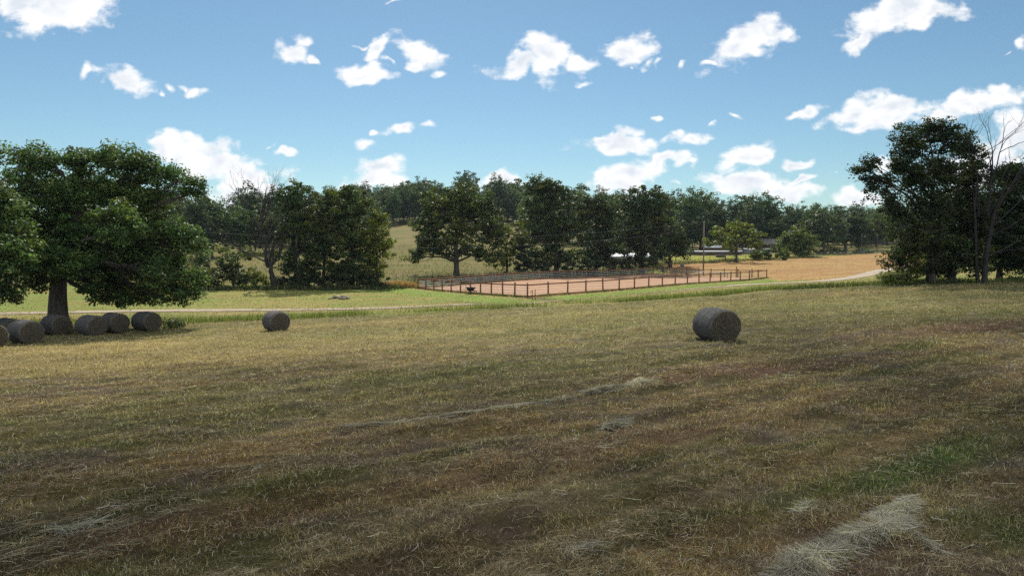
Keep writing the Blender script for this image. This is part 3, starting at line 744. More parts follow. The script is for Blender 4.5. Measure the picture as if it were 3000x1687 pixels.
def at_face(dx, Y, az, Lh=.86):
    x = P(dx, 800, Y)[0]
    return x + math.sin(R(az)) * Lh, Y + math.cos(R(az)) * Lh
grp = 'round hay bales lined up under the big oak'
rows = [(-14, 41.0, -58, 'round hay bale cut off by the left edge of the picture'),
        (80, 43.0, -60, 'largest and nearest whole round bale of the row under the oak'),
        (157, 50.0, -62, 'round bale standing directly before the oak trunk'),
        (246, 49.0, -60, 'round hay bale just right of the oak trunk'),
        (303, 51.8, -58, 'round bale squeezed behind its neighbour, second from the right end of the row'),
        (386, 53.0, -62, 'round bale at the right end of the row beside a low bush')]
for i, (dx, Y, az, lab) in enumerate(rows):
    x, y = at_face(dx, Y, az)
    bale(x, y, az, lab, grp, 3 + i)
x, y = at_face(36, 46.8, -60); bale(x, y, -60, 'round bale half hidden behind the largest bale of the row', grp, 21)
x, y = at_face(706, 49.0, -40); bale(x, y, -40, 'single round hay bale on sunny tan stubble, left of centre', None, 31)
x, y = at_face(1828, 29.6, -13); bale(x, y, -13, 'large grey net-wrapped round bale alone in the shaded field', None, 32)

# ------------------------------------------------------------------ trees
def bez(a, b, c, n):
    t = np.linspace(0, 1, n)[:, None]
    return (1 - t) ** 2 * a + 2 * t * (1 - t) * b + t * t * c
def leaf_cloud(rg, centres, rc, per, size, base, yellow, outc, ctone, flat=.75, jitter=.38):
    n = len(centres) * per
    ci = np.repeat(np.arange(len(centres)), per)
    g = rg.normal(size=(n, 3)); g /= np.linalg.norm(g, axis=1)[:, None]
    rad = rg.random(n) ** .27 * (1 - .25 * (g[:, 2] < -.3))
    rcs = (rc * rg.uniform(.55, 1.35, len(centres)))[ci]
    off = g * rad[:, None] * rcs[:, None] * np.array([1.15, 1.15, flat])
    p = centres[ci] + off
    nrm = rg.normal(size=(n, 3)) * .55 + g * .85 + np.array([0, 0, .35])
    nrm /= np.linalg.norm(nrm, axis=1)[:, None]
    a = np.cross(nrm, rg.normal(size=(n, 3))); a /= np.linalg.norm(a, axis=1)[:, None]
    b = np.cross(nrm, a)
    s = size * rg.uniform(.55, 1.4, n)
    V = np.empty((n, 4, 3))
    V[:, 0] = p - a * s[:, None] * .5; V[:, 2] = p + a * s[:, None] * .5
    k = rg.uniform(-.12, .18, n)
    V[:, 1] = p + b * (s * .34)[:, None] + a * (s * k)[:, None] + nrm * (s * .12)[:, None]
    V[:, 3] = p - b * (s * .34)[:, None] + a * (s * k)[:, None] + nrm * (s * .12)[:, None]
    c = np.asarray(base)[None] * np.array([1.25, 1.34, 1.15]) * ctone[ci][:, None]
    ym = (yellow[ci] * rg.uniform(.4, 1.3, n))[:, None]
    c = c * (1 - np.clip(ym, 0, 1)) + np.array([.17, .17, .02]) * np.clip(ym, 0, 1)
    c = c * np.exp(rg.normal(0, jitter, n))[:, None]
    return V.reshape(-1, 3), np.arange(4 * n).reshape(-1, 4), np.clip(c, .003, .5)
def tree_meshes(rg, base_r, lobes, nclus, per, leaf, rc, tone=(.050, .088, .018), yel=.12, fork=.35, lean=(0, 0), sides=9, droop=0.0, bark='bark', shell=.42, top=None, twigs=True):
    """lobes: (cx, cy, cz, rx, ry, rz) relative to the tree's base"""
    lobes = np.asarray(lobes, float)
    H = (lobes[:, 2] + lobes[:, 5]).max() if top is None else top
    low = (lobes[:, 2] - lobes[:, 5]).min()
    cw = lobes[:, 3] * lobes[:, 4] * lobes[:, 5]
    cen = (lobes[:, :3] * cw[:, None]).sum(0) / cw.sum()
    tr = MB()
    ht = H * .80
    k = 10
    tt = np.linspace(0, 1, k)
    path = np.stack([lean[0] * ht * tt + cen[0] * tt ** 2.4 * .8 + .022 * ht * tt * np.sin(tt * 5 + rg.uniform(0, 6)), lean[1] * ht * tt + cen[1] * tt ** 2.4 * .8 + .022 * ht * tt * np.sin(tt * 4 + rg.uniform(0, 6)), ht * tt - .25], 1)
    rad = base_r * (1 - tt) ** .75 * .92 + base_r * .05
    rad[0] = base_r * 1.35; rad[1] *= 1.04
    tr.tube(path, rad, sides)
    limbs = []
    for lb in lobes:
        c = lb[:3]
        hd = math.hypot(c[0] - path[0][0], c[1] - path[0][1])
        zt = np.clip(c[2] - hd * rg.uniform(.35, .7), max(low * .8, H * fork * .55), ht * .92)
        ti = zt / ht
        s = np.array([np.interp(ti, tt, path[:, i]) for i in range(3)])
        m = s * .5 + c * .5 + np.array([0, 0, abs(hd) * .14 + .3]) + rg.normal(0, .35, 3)
        pth = bez(s, m, c, 9)
        pth[1:-1] += rg.normal(0, .03 * np.linalg.norm(c - s), (7, 3)) * .6
        r0 = max(base_r * .15, np.interp(ti, tt, rad) * .55)
        rr = np.linspace(r0, max(.035, r0 * .18), 9)
        tr.tube(pth, rr, 6); limbs.append((pth, rr))
    pr = cw ** .72; pr /= pr.sum()
    idx = rg.choice(len(lobes), nclus, p=pr)
    g = rg.normal(size=(nclus, 3)); g /= np.linalg.norm(g, axis=1)[:, None]
    r = rg.random(nclus) ** shell
    # lumpy outline
    bump = 1 + .22 * np.sin(g[:, 0] * 5 + idx * 1.7) * np.sin(g[:, 2] * 6 + idx) + rg.normal(0, .07, nclus)
    cl = lobes[idx, :3] + g * (r * bump)[:, None] * lobes[idx, 3:6]
    cl[:, 2] -= droop * np.hypot(cl[:, 0] - cen[0], cl[:, 1] - cen[1]) * rg.random(nclus)
    cl[:, 2] = np.maximum(cl[:, 2], .25)
    if twigs:
        for ki in range(nclus):
            pth, rr = limbs[idx[ki]]
            j = rg.integers(4, 9)
            s, c = pth[j], cl[ki]
            m = (s + c) / 2 + rg.normal(0, .12 * np.linalg.norm(c - s) + .05, 3) + np.array([0, 0, .1])
            r0 = min(rr[j] * .7, .02 + .012 * np.linalg.norm(c - s))
            tr.tube(bez(s, m, c, 4), np.linspace(r0, .012, 4), 3, cap=False)
    ctone = np.exp(rg.normal(0, .28, nclus)) * (0.8 + .4 * vnoise(cl[:, 0] * .5 + 5, cl[:, 2] * .5 + cl[:, 1] * .3, int(rg.integers(99))))
    yellow = np.clip(rg.normal(yel, .18, nclus) + .35 * (vnoise(cl[:, 0] * .35, cl[:, 2] * .4, int(rg.integers(99))) - .55), 0, 1)
    V, q, col = leaf_cloud(rg, cl, rc, per, leaf, tone, yellow, cen, ctone)
    return tr.mesh('trunk', M[bark], smooth=True), mesh_np('crown', V, q, M['leaf'], col, domain='FACE')
def base_of(dx, Y):
    x = P(dx, 620, Y)[0]
    return x, Y, Z(x, Y)
def tree(name, label, cat, dx, Y, lobes, seed, trunk_w=20, group=None, density=1.0, leaf=None, depth=.8, **kw):
    """lobes in picture units at distance Y: (x, y, half width, half height[, depth offset m])"""
    rg = np.random.default_rng(seed)
    bx, by, bz = base_of(dx, Y)
    k = DS / F * Y
    out = []
    for i, lb in enumerate(lobes):
        off = lb[4] if len(lb) > 4 else rg.uniform(-.5, .5) * lb[2] * k
        x, y, z = P(lb[0], lb[1], Y + off)
        fat = 1.10 if 95 < Y < 165 else 1.0
        out.append((x - bx, y - by, z - bz, lb[2] * k * fat, (lb[2] * .6 + lb[3] * .4) * k * depth + .3, lb[3] * k))
    lf = leaf or max(.17, .0032 * Y)
    area = sum(4 * math.pi * ((o[3] * o[5]) ** 1.0) for o in out) * .8
    rc = kw.pop('rc', max(.55, .0065 * Y))
    nl = area * (4.6 if Y < 95 or Y > 165 else 4.7) * density / (lf * lf * .5) * .42
    per = kw.pop('per', 46)
    nclus = max(24, int(nl / per))
    e = empty(name, (bx, by, bz)); tag(e, label, cat, group)
    t, c = tree_meshes(rg, trunk_w * k / 2, out, nclus, per, lf, rc, **kw)
    obj('trunk', t, e); obj('crown', c, e)
    print(label[:40], 'leaves', nclus * per)
    return e
# --- the left oaks
tree('oak_tree', 'huge spreading green oak with a thick dark trunk behind the bale row', 'tree', 140, 55.5,
     [(60,405,55,42),(112,400,34,40),(205,405,48,40),(262,395,40,32),(318,400,48,34),(372,425,42,38),(425,440,42,32),(478,458,30,26),(500,480,16,16),
      (80,480,75,60),(190,490,75,60),(290,480,75,60),(375,500,60,50),(60,560,60,60),(150,570,80,62),(250,580,80,60),(350,580,62,52),(420,575,52,40),(470,600,42,34),(505,625,24,26),
      (90,650,55,48),(190,650,60,46),(270,665,62,48),(350,650,60,46),(420,650,56,44),(470,690,36,34),(492,735,16,22),(430,725,34,32),(455,745,24,24),(330,750,40,20),(260,752,30,18),(500,700,18,34),(370,735,34,26),(300,735,44,28),(240,720,32,30),(415,752,16,14),(200,690,30,26,3),
      (250,600,110,80,4.5),(380,590,80,60,5),(180,480,100,60,5),(120,640,55,45,-4),(185,660,50,40,-4),(90,700,40,34,-3),(300,560,60,44,-5),(390,690,40,30,-3)],
     101, trunk_w=50, density=1.3, leaf=.20, rc=.62, per=64, fork=.55, depth=.85, shell=.5, tone=(.053, .090, .030), yel=.12)
tree('oak_tree', 'leafy green oak with drooping crown cut by the left picture edge', 'tree', -150, 46,
     [(-60,430,75,75),(-130,560,150,120),(-10,520,55,80),(20,600,62,75),(55,650,40,55),(-30,680,80,75),(20,730,45,50),(-160,400,120,70),(-260,540,100,120),(-200,690,90,60)],
     102, trunk_w=50, density=.95, leaf=.20, rc=.72, per=85, fork=.5, shell=.55, tone=(.050, .084, .028), yel=.10)
# --- right group
GR = 'dark trees standing together at the right field edge'
tree('oak_tree', 'tall dark tree with ragged crown and a long bough reaching left', 'tree', 2345, 63,
     [(2330,330,58,42),(2385,345,50,45),(2285,370,45,50),(2300,440,62,60),(2375,430,62,60),(2255,420,28,32,0),(2190,410,20,26,0),(2205,455,42,34,0),(2165,428,20,12,0),(2240,505,40,30,0),(2260,540,28,24,0),(2340,520,72,60),(2290,600,62,60),(2350,620,85,60),(2265,655,45,45),(2330,680,55,26),(2400,640,50,50)],
     201, trunk_w=22, group=GR, density=.95, leaf=.20, rc=.55, per=54, fork=.3, tone=(.022, .034, .012), yel=.02, shell=.5)
tree('oak_tree', 'slender dark tree crowded between the tall ragged tree and the bare snag', 'tree', 2396, 64.5,
     [(2425,360,42,34),(2450,410,30,46),(2425,455,46,40),(2400,520,50,50),(2440,560,45,50),(2415,620,60,50),(2450,660,40,36),(2380,670,50,30),(2455,580,40,60),(2440,500,44,50)],
     202, trunk_w=18, group=GR, density=1.1, leaf=.20, rc=.52, per=50, fork=.3, tone=(.022, .034, .012), yel=.02, shell=.5)
tree('oak_tree', 'rounded dark tree cut by the right picture edge behind the bare snag', 'tree', 2517, 69,
     [(2565,445,52,42),(2530,500,52,50),(2600,520,70,70),(2550,580,75,60),(2520,630,45,42),(2600,640,80,45),(2660,540,70,90),(2500,560,45,60),(2540,440,60,34),(2500,640,40,40),(2478,600,36,50),(2490,510,40,44),(2530,600,60,60,-1),(2560,660,60,34,-1)],
     203, trunk_w=15, group=GR, density=1.1, leaf=.22, rc=.6, per=50, fork=.3, tone=(.024, .042, .013), yel=.06)
tree('small_tree', 'low yellow-green sapling at the left foot of the dark tree group', 'tree', 2272, 61.5,
     [(2250,695,30,18),(2285,690,30,26),(2300,660,22,24),(2225,700,14,12)],
     204, trunk_w=5, density=.7, leaf=.17, rc=.4, per=40, tone=(.075, .10, .02), yel=.3)

# --- bare trees
def bare_tree(name, label, dx, Y, dirs, r0, seed, lens, group=None, levels=5, mt='deadbark', spread=.5, wig=.10):
    rg = np.random.default_rng(seed)
    bx, by, bz = base_of(dx, Y)
    e = empty(name, (bx, by, bz)); tag(e, label, 'dead tree', group)
    tr = MB(); tw = MB()
    def grow(p, d, ln, r, lv):
        n = 6; wig_ = wig * (.3 if lv >= levels - 1 and ln > 3 else 1)
        pts = [p]; dd = d.copy()
        for i in range(n - 1):
            dd = dd + rg.normal(0, wig_, 3) + np.array([0, 0, .04]); dd /= np.linalg.norm(dd)
            pts.append(pts[-1] + dd * ln / (n - 1))
        pts = np.array(pts)
        r1 = r * (.62 if lv < levels else .3)
        (tr if lv <= 1 else tw).tube(pts, np.linspace(r, r1, n), 7 if lv <= 1 else (5 if lv == 2 else 3), cap=lv <= 1)
        if lv >= levels or r1 < .006: return
        kn = 2 if lv < 1 else rg.integers(2, 4)
        for k in range(kn):
            nd = dd + rg.normal(0, spread, 3) * np.array([1, 1, .7]); nd[2] = max(nd[2], -.1) + .12; nd /= np.linalg.norm(nd)
            grow(pts[-1], nd, ln * rg.uniform(.55, .85), r1 * rg.uniform(.6, .9), lv + 1)
        for k in range(rg.integers(0, 3)):
            j = rg.integers(2, n - 1)
            nd = dd + rg.normal(0, spread * 1.5, 3); nd[2] = abs(nd[2]) * .6; nd /= np.linalg.norm(nd)
            grow(pts[j], nd, ln * rg.uniform(.35, .6), r1 * .5, lv + 2)
    for (start, d, ln, rr, lv) in dirs:
        d = np.array(d, float); d /= np.linalg.norm(d)
        grow(np.array(start, float), d, ln, rr, lv)
    if tr.v: obj('trunk', tr.mesh('trunk', M[mt], smooth=True), e)
    if tw.v: obj('branches', tw.mesh('branches', M[mt], smooth=True), e)
    return e
k = DS / F * 62
bare_tree('dead_tree', 'tall bare grey snag with twisted branches among the dark right trees', 2478, 62,
          [((0, 0, -.2), (.02, 0, 1), 6.5, .30, 5), ((.12, 0, 6.0), (.05, 0, 1), 4.0, .16, 5), ((-.45, .1, -.2), (-.03, .1, 1), 6.5, .20, 5), ((-.6, .2, 6.0), (-.02, 0, 1), 4.4, .10, 3),
           ((.3, 0, 9.6), (-.12, 0, 1), 2.4, .08, 3), ((.3, 0, 9.2), (.22, 0, 1), 2.6, .08, 3), ((.25, 0, 7.8), (.5, 0, 1), 2.6, .07, 3), ((.2, 0, 6.2), (.75, 0, 1), 2.9, .08, 3), ((1.9, 0, 8.4), (.5, 0, 1), 2.0, .07, 4), ((.1, -.2, 4.2), (1.0, -.3, .45), 2.6, .08, 4), ((.1, -.3, 2.8), (1.0, -.5, .05), 2.4, .06, 4)],
          .4, 311, None, group=GR, levels=6, spread=.40, wig=.13)
# leaning bare tree by the left thicket (base 687,722 -> top about 655,455)
bare_tree('dead_tree', 'bare leaning tree with fine pale twigs beside the left thicket', 690, 100,
          [((0, 0, -.2), (-.28, 0, 1), 3.4, .48, 1), ((-.9, 0, 3.0), (-.42, 0, 1), 3.0, .27, 1), ((-2.1, 0, 5.7), (.05, 0, 1), 4.2, .20, 1), ((-1.9, 0, 9.6), (.06, 0, 1), 2.8, .13, 2), ((-2.1, 0, 8.4), (-.35, 0, 1), 3.2, .10, 2), ((-1.9, 0, 9.0), (.4, 0, 1), 3.2, .10, 2), ((-1.2, 0, 3.8), (-1.0, .2, .5), 3.0, .14, 2), ((-.8, 0, 3.0), (.1, .3, 1), 4.2, .20, 2)],
          .5, 312, None, levels=6, spread=.36, wig=.10)
bare_tree('dead_tree', 'thin dead branch sticking up above the left edge tree', -8, 46,
          [((0, 0, 13.2), (.22, 0, 1), 1.9, .06, 5)], .05, 313, None, levels=5, wig=.12)

# --- thicket left of centre (about 100 m)
GT = 'trees of the dense thicket left of the arena'
def T(name, label, dx, Y, lobes, seed, **kw):
    return tree(name, label, 'tree', dx, Y, lobes, seed, **kw)
T('broadleaf_tree', 'tall airy dark tree at the left end of the thicket beside the bare tree', 742, 101,
  [(745,480,42,26),(730,520,38,40),(770,540,50,48),(735,590,42,42),(770,620,55,45),(725,660,38,40),(765,680,45,30)], 401, trunk_w=11, group=GT, density=.85, tone=(.030,.050,.016), yel=.10, rc=.62)
T('broadleaf_tree', 'mid-height tree with yellow-green patches in the middle of the thicket', 812, 103,
  [(830,500,40,28),(815,550,45,45),(850,590,45,45),(815,640,50,48),(850,680,45,35)], 402, trunk_w=10, group=GT, density=.9, tone=(.038,.060,.016), yel=.22, rc=.62)
T('broadleaf_tree', 'tall green tree with spiky top towards the right of the thicket', 885, 105,
  [(880,485,40,26),(860,520,36,36),(905,530,38,40),(880,590,50,50),(900,650,48,48),(870,690,48,28)], 403, trunk_w=11, group=GT, density=.9, tone=(.035,.057,.017), yel=.12, rc=.62)
T('broadleaf_tree', 'bright yellow-green tree at the right end of the thicket', 948, 106,
  [(955,550,36,24),(945,595,40,38),(970,625,26,34),(940,660,42,40),(925,695,38,26)], 404, trunk_w=9, group=GT, density=.9, tone=(.095,.115,.018), yel=.50, rc=.6)
def shrub(label, dx, Y, lobes, seed, group=None, tone=(.040, .065, .018), yel=.1, name='shrub', **kw):
    return tree(name, label, 'shrub', dx, Y, lobes, seed, trunk_w=4, group=group, tone=tone, yel=yel, rc=.5, per=36, **kw)
shrub('dark rounded bush at the foot of the huge oak crown, left of the thicket', 522, 99, [(520,690,34,30),(505,660,24,24),(540,705,28,20)], 411, tone=(.030,.048,.016))
shrub('dark bush immediately right of the rounded bush and left of the bare tree', 585, 100, [(585,690,36,30),(575,665,26,22),(605,700,26,20)], 412, tone=(.026,.042,.014), yel=.02)
shrub('yellowish leafy bush close left of the leaning bare tree', 640, 99.5, [(640,690,22,18),(655,705,26,16),(625,710,22,14)], 413, tone=(.075,.085,.02), yel=.4, density=.6)
tree('small_tree', 'feathery pale green small tree left of the leaning bare tree', 'tree', 600, 108, [(590,635,40,20),(625,640,30,18),(570,655,26,16),(560,625,22,14)], 414, trunk_w=6, density=.45, tone=(.085, .10, .035), yel=.2, rc=.5, per=36)
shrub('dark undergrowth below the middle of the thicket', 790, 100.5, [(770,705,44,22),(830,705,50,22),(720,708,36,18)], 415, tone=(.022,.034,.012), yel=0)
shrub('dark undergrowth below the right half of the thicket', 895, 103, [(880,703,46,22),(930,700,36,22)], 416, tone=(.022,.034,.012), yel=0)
shrub('low grey-green bush at the right end of the bale row', 436, 55.5, [(436,818,20,12),(448,824,12,7)], 417, density=.5, tone=(.05,.065,.03))

# --- trees behind the arena
GB = 'large trees behind the arena'
T('oak_tree', 'broad oak with a clear straight trunk and low left bough behind the arena', 1148, 128,
  [(1150,490,62,36),(1105,515,45,42),(1200,520,48,45),(1080,560,42,40),(1150,560,75,50),(1225,570,45,45),(1095,605,55,30),(1180,620,60,32),(1230,640,42,26),(1055,630,26,18),(1035,648,20,12),(1110,635,30,12),(1245,590,30,40)],
  421, trunk_w=15, group=GB, density=.92, tone=(.036,.056,.015), yel=.16, fork=.30)
T('broadleaf_tree', 'thin yellowish tree right behind the broad clear-trunked oak', 1275, 134,
  [(1275,575,36,34),(1290,620,36,36),(1260,655,36,26),(1310,590,24,34)], 422, trunk_w=7, group=GB, density=.6, tone=(.075,.085,.02), yel=.35)
T('oak_tree', 'tallest tree behind the arena with a domed dark crown', 1400, 139,
  [(1370,468,48,30),(1345,500,32,34),(1410,500,40,36),(1370,540,55,42),(1425,570,42,48),(1360,600,50,42),(1410,640,52,34),(1345,640,36,26)],
  423, trunk_w=13, group=GB, density=.95, tone=(.028,.045,.015), yel=.08)
tree('cedar_tree', 'small dark conical cedar between the broad oak and the tallest tree', 'tree', 1318, 131,
  [(1318,610,12,16),(1318,635,20,20),(1318,665,30,22)], 424, trunk_w=5, density=1.2, tone=(.020,.032,.014), yel=0, rc=.5, per=36)
T('broadleaf_tree', 'dark leafy tree close right of the tallest domed tree', 1500, 143,
  [(1500,505,42,28),(1475,540,34,38),(1525,545,38,42),(1500,600,52,45),(1480,650,45,32),(1535,640,34,34)],
  425, trunk_w=11, group=GB, density=.95, tone=(.026,.042,.016), yel=.04)
T('oak_tree', 'wide round-topped dark oak behind the far corner of the arena', 1614, 149,
  [(1620,492,48,28),(1580,520,38,34),(1660,525,40,36),(1610,560,62,46),(1665,580,40,40),(1580,610,45,38),(1640,630,45,28)],
  426, trunk_w=13, group=GB, density=.95, tone=(.025,.040,.013), yel=.05)
T('oak_tree', 'small dark tree with a short trunk at the right end of the arena trees', 1686, 157,
  [(1690,600,38,34),(1710,630,28,26),(1665,635,30,24),(1690,570,30,24),(1720,610,20,24)],
  427, trunk_w=9, group=GB, density=.95, tone=(.030,.048,.016), yel=.06)
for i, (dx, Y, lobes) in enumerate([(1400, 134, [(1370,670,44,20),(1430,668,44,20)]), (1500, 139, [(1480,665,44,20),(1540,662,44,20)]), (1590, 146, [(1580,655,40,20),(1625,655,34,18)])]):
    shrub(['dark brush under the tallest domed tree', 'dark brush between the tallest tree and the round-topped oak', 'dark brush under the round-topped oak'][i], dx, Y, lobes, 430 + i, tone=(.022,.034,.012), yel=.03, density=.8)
T('honey_locust', 'light yellow-green umbrella-shaped tree alone behind the tan field', 1853, 171,
  [(1850,575,48,18),(1810,590,34,20),(1895,590,30,22),(1855,605,55,20),(1790,605,20,12),(1905,615,20,14),(1840,625,30,10)], 441, trunk_w=7, density=.75, tone=(.10,.125,.020), yel=.35, rc=.8)
T('round_tree', 'small round bushy green tree right of the umbrella-shaped tree', 2008, 196,
  [(2005,590,40,24),(1990,610,36,28),(2030,615,30,28),(2010,630,42,16)], 442, trunk_w=6, density=1.0, tone=(.060,.090,.022), yel=.25)
shrub('bluish green bush in front of the grey roofed house', 1935, 184, [(1935,628,26,16),(1920,640,24,12)], 443, tone=(.045,.065,.026))
shrub('bright green bush between the house bush and the round tree', 1972, 180, [(1972,630,16,18),(1965,643,20,10)], 444, tone=(.08,.11,.03), yel=.2)
shrub('pale green weedy bush at the corner of the bright pasture', 1905, 178, [(1903,640,18,12)], 445, tone=(.09,.12,.03), yel=.25, density=.6)
T('oak_tree', 'dark oak with clear trunk in the yard, left one of the yard pair', 2072, 212,
  [(2060,560,48,26),(2100,575,34,26),(2040,585,36,24),(2075,600,44,16)], 446, trunk_w=6, density=1.0, tone=(.034,.052,.024), yel=.03)
T('oak_tree', 'dark oak with thick trunk in the yard, right one of the yard pair', 2127, 222,
  [(2140,555,44,30),(2170,580,30,30),(2110,590,34,22),(2150,605,40,14)], 447, trunk_w=8, density=1.0, tone=(.028,.044,.018), yel=.03)
shrub('low green bush beside the yard fence near the two thin poles', 2166, 205, [(2168,634,18,9)], 448, tone=(.05,.085,.03))
shrub('dark low bushes in the shade below the yard oaks', 2110, 206, [(2100,630,34,7),(2075,632,20,5)], 449, tone=(.035,.055,.026), density=.7)

# --- woodland on the slopes: several grown kinds, copied
protos = []
def forest_proto(seed, H, W, tone, yel, leaf, n, low=.12, rc=1.0):
    rg = np.random.default_rng(seed)
    lobes = []
    for i in range(9):
        a = rg.uniform(0, 6.28); rr = rg.uniform(.15, .62) * W / 2; z = rg.uniform(.35, .80)
        lobes.append((math.cos(a) * rr, math.sin(a) * rr, H * z, W * rg.uniform(.20, .30), W * rg.uniform(.20, .30), H * rg.uniform(.12, .18)))
    lobes.append((0, 0, H * .84, W * .22, W * .22, H * .15)); lobes.append((0, 0, H * .5, W * .36, W * .36, H * .25)); lobes.append((0, 0, H * (.22 + low * .5), W * .36, W * .36, H * .16))
    t, c = tree_meshes(rg, .3, lobes, n, 30, leaf, rc, tone=tone, yel=yel, sides=6, twigs=False)
    return t, c
kinds = [(501, 17, 12, (.032,.052,.022), .03), (502, 15, 13, (.038,.060,.022), .12), (503, 18, 11, (.028,.045,.023), .0), (504, 14, 11, (.060,.088,.022), .28), (505, 16, 13, (.038,.060,.026), .04), (506, 16, 9, (.050,.085,.024), .10)]
for (s, H, W, tn, yl) in kinds: protos.append(forest_proto(s, H, W, tn, yl, .62, 130))
near_protos = [forest_proto(s + 40, H, W, tn, yl, .42, 260, rc=.9) for (s, H, W, tn, yl) in kinds]
def forest_tree(x, y, sc, kindi, label, group, rz, near=False, sink=0.4, zs=1.0):
    t, c = (near_protos if near else protos)[kindi]
    e = empty('woodland_tree', (x, y, Z(x, y) - sink), rz); e.scale = (sc, sc, sc * zs)
    tag(e, label, 'tree', group)
    obj('trunk', t, e); obj('crown', c, e)
rf = random.Random(5)
def wood(region, n, dmin, label, group, ymin, ymax, x0, x1, sc=(.85, 1.15), near=False, kin=(0, 1, 2, 4, 5), zs=1.0):
    """x0, x1: tangent of the bearing limits"""
    pts = []; tries = 0
    while len(pts) < n and tries < 20000:
        tries += 1
        y = rf.uniform(ymin, ymax); x = y * rf.uniform(x0, x1)
        if callable(region) and not region(x, y): continue
        if any((x - a) ** 2 + (y - b) ** 2 < dmin * dmin for a, b in pts): continue
        pts.append((x, y))
    for (x, y) in sorted(pts, key=lambda p: p[1]):
        k_i = rf.choice(kin) if rf.random() > .06 else 3
        forest_tree(x, y, rf.uniform(*sc), k_i, label.replace('dark', 'light yellow-green').replace('small far', 'light yellow-green far') if k_i == 3 else label, group, rf.uniform(0, 6.28), near, zs=zs)
    print(group, len(pts))
def top_tree(dx, dtop, Y, kindi, label, group, near=False, w=1.0):
    """a tree whose crown top reaches the height seen in the photograph"""
    x, _, zt = P(dx, dtop, Y); z0 = Z(x, Y)
    Hh = [17, 15, 18, 14, 16, 16][kindi] * 1.0
    sc = (zt - z0) / Hh
    t, c = (near_protos if near else protos)[kindi]
    e = empty('woodland_tree', (x, Y, z0 - .3), rf.uniform(0, 6.28)); e.scale = (sc * w, sc * w, sc)
    tag(e, label, 'tree', group); obj('trunk', t, e); obj('crown', c, e)
    return e
# left distance, seen past the oak
GA = 'trees on the slope between the huge oak and the thicket'
LA = 'dark woodland tree on the slope between the huge oak and the thicket'
for (dx, dt, Y, ki) in [(455,470,172,0),(492,478,168,2),(530,484,176,4),(566,496,182,0),(602,510,186,5),(640,516,190,1),(420,470,180,4),(675,520,196,3),(705,512,192,0),(740,505,200,2),(380,470,190,5),(800,505,205,0)]:
    top_tree(dx, dt, Y, ki, LA, GA, near=True)
wood(None, 46, 7.5, LA, GA, 195, 300, -.55, -.20, near=True)
# the hill in the middle
GH = 'trees of the wooded hill behind the pasture'
LH = 'small far tree on the wooded hill behind the pasture'
wood(lambda x, y: y > 302 or x > 18, 62, 7, LH, GH, 300, 335, -.26, .16, sc=(.95, 1.25), near=True)
wood(None, 18, 11, LH, GH, 345, 400, -.26, .16, sc=(1.1, 1.4))
wood(lambda x, y: x > 4, 36, 7, LH, GH, 226, 296, .02, .22, sc=(.85, 1.1), near=True)
for (dx, dt, Y, ki) in [(905,470,330,0),(950,462,400,2),(985,462,410,4),(1020,463,400,1),(1050,466,380,5),(1085,470,390,0),(1240,478,330,4),(1275,482,340,1),(1310,480,340,3),(1270,476,400,2)]:
    top_tree(dx, dt, Y, ki, LH, GH)
# right woods
GW = 'trees of the dark wood behind the houses'
LW = 'dark tree in the wood behind the houses on the right'
for (dx, dt, Y, ki) in [(1465,474,250,5),(1530,476,255,1),(1560,474,262,0),(1650,470,258,4),(1700,470,262,2),(1735,462,246,5),(1765,464,250,3),(1800,482,244,0),(1840,488,248,2),(1880,478,252,4),(1925,474,250,5),(1960,492,246,0),(1900,490,240,2),(1990,508,250,4),(2020,506,262,1),(2050,504,270,5),(2085,512,266,0),(2110,508,270,4),(2150,512,278,2),(2185,514,290,1),(2215,516,300,3),(2250,512,290,0),(2290,505,285,4),(2340,500,280,2),(2400,500,280,5),(2450,500,270,0),(2500,500,270,4),(2560,498,265,2),(2610,495,265,1),(1775,520,236,0),(1825,530,238,2),(1870,525,238,4),(1950,540,240,5),(2000,545,246,2)]:
    top_tree(dx, dt, Y, ki, LW, GW, near=Y < 275)
wood(None, 44, 7.5, LW, GW, 238, 280, .20, .62, sc=(.75, 1.0), near=True)
wood(None, 14, 10, LW, GW, 285, 360, .10, .75, sc=(.8, 1.0), kin=(0, 1, 2, 4, 5, 3))
# belts that close the view to the far left and far right
wood(None, 10, 8, 'woodland tree beyond the left edge oaks', 'trees beyond the left oaks', 150, 260, -1.0, -.50)

# weeds at the feet of the tree lines (one mass)
def weeds(name, label, line, n, spread, h, col, wd=(.04, .09), straw=.1, lean=.3):
    line = np.asarray(line, float); s = np.concatenate([[0], np.cumsum(np.hypot(*np.diff(line, axis=0).T))])
    t = rng.uniform(0, s[-1], n); x = np.interp(t, s, line[:, 0]) + rng.normal(0, spread, n); y = np.interp(t, s, line[:, 1]) + rng.normal(0, spread, n)
    kp = (arena_sd(x, y) < -.4) & (seg_dist(x, y, ROAD) > 1.5); x, y = x[kp], y[kp]
    kp = rng.random(len(x)) < .25 + 1.2 * sstep(.35, .6, fbm(x * .35, y * .35, 95, 3)); x, y = x[kp], y[kp]
    n = len(x)
    me = blades(name, x, y, rng.uniform(*h, n) * (.5 + fbm(x * .4, y * .4, 97, 2)), rng.uniform(*wd, n), np.abs(rng.normal(0, lean, n)), straw=straw, col=col, jitter=.35, bend=0)
    return tag(obj(name, me), label, 'weeds', kind='stuff')
weeds('thicket_weeds', 'dark weeds along the foot of the left thicket', [(-55,101),(-45,98),(-34,98.5),(-26,99),(-18,103),(-14.5,107)], 9000, 1.2, (.3, .9), (.055, .075, .025))
weeds('arena_weeds', 'tangled dry and green weeds along the back of the arena', [(-14,110),(-4,119),(6,131),(16,142),(26,152),(34,160)], 16000, 2.2, (.4, 1.3), (.065, .075, .028), straw=.18)
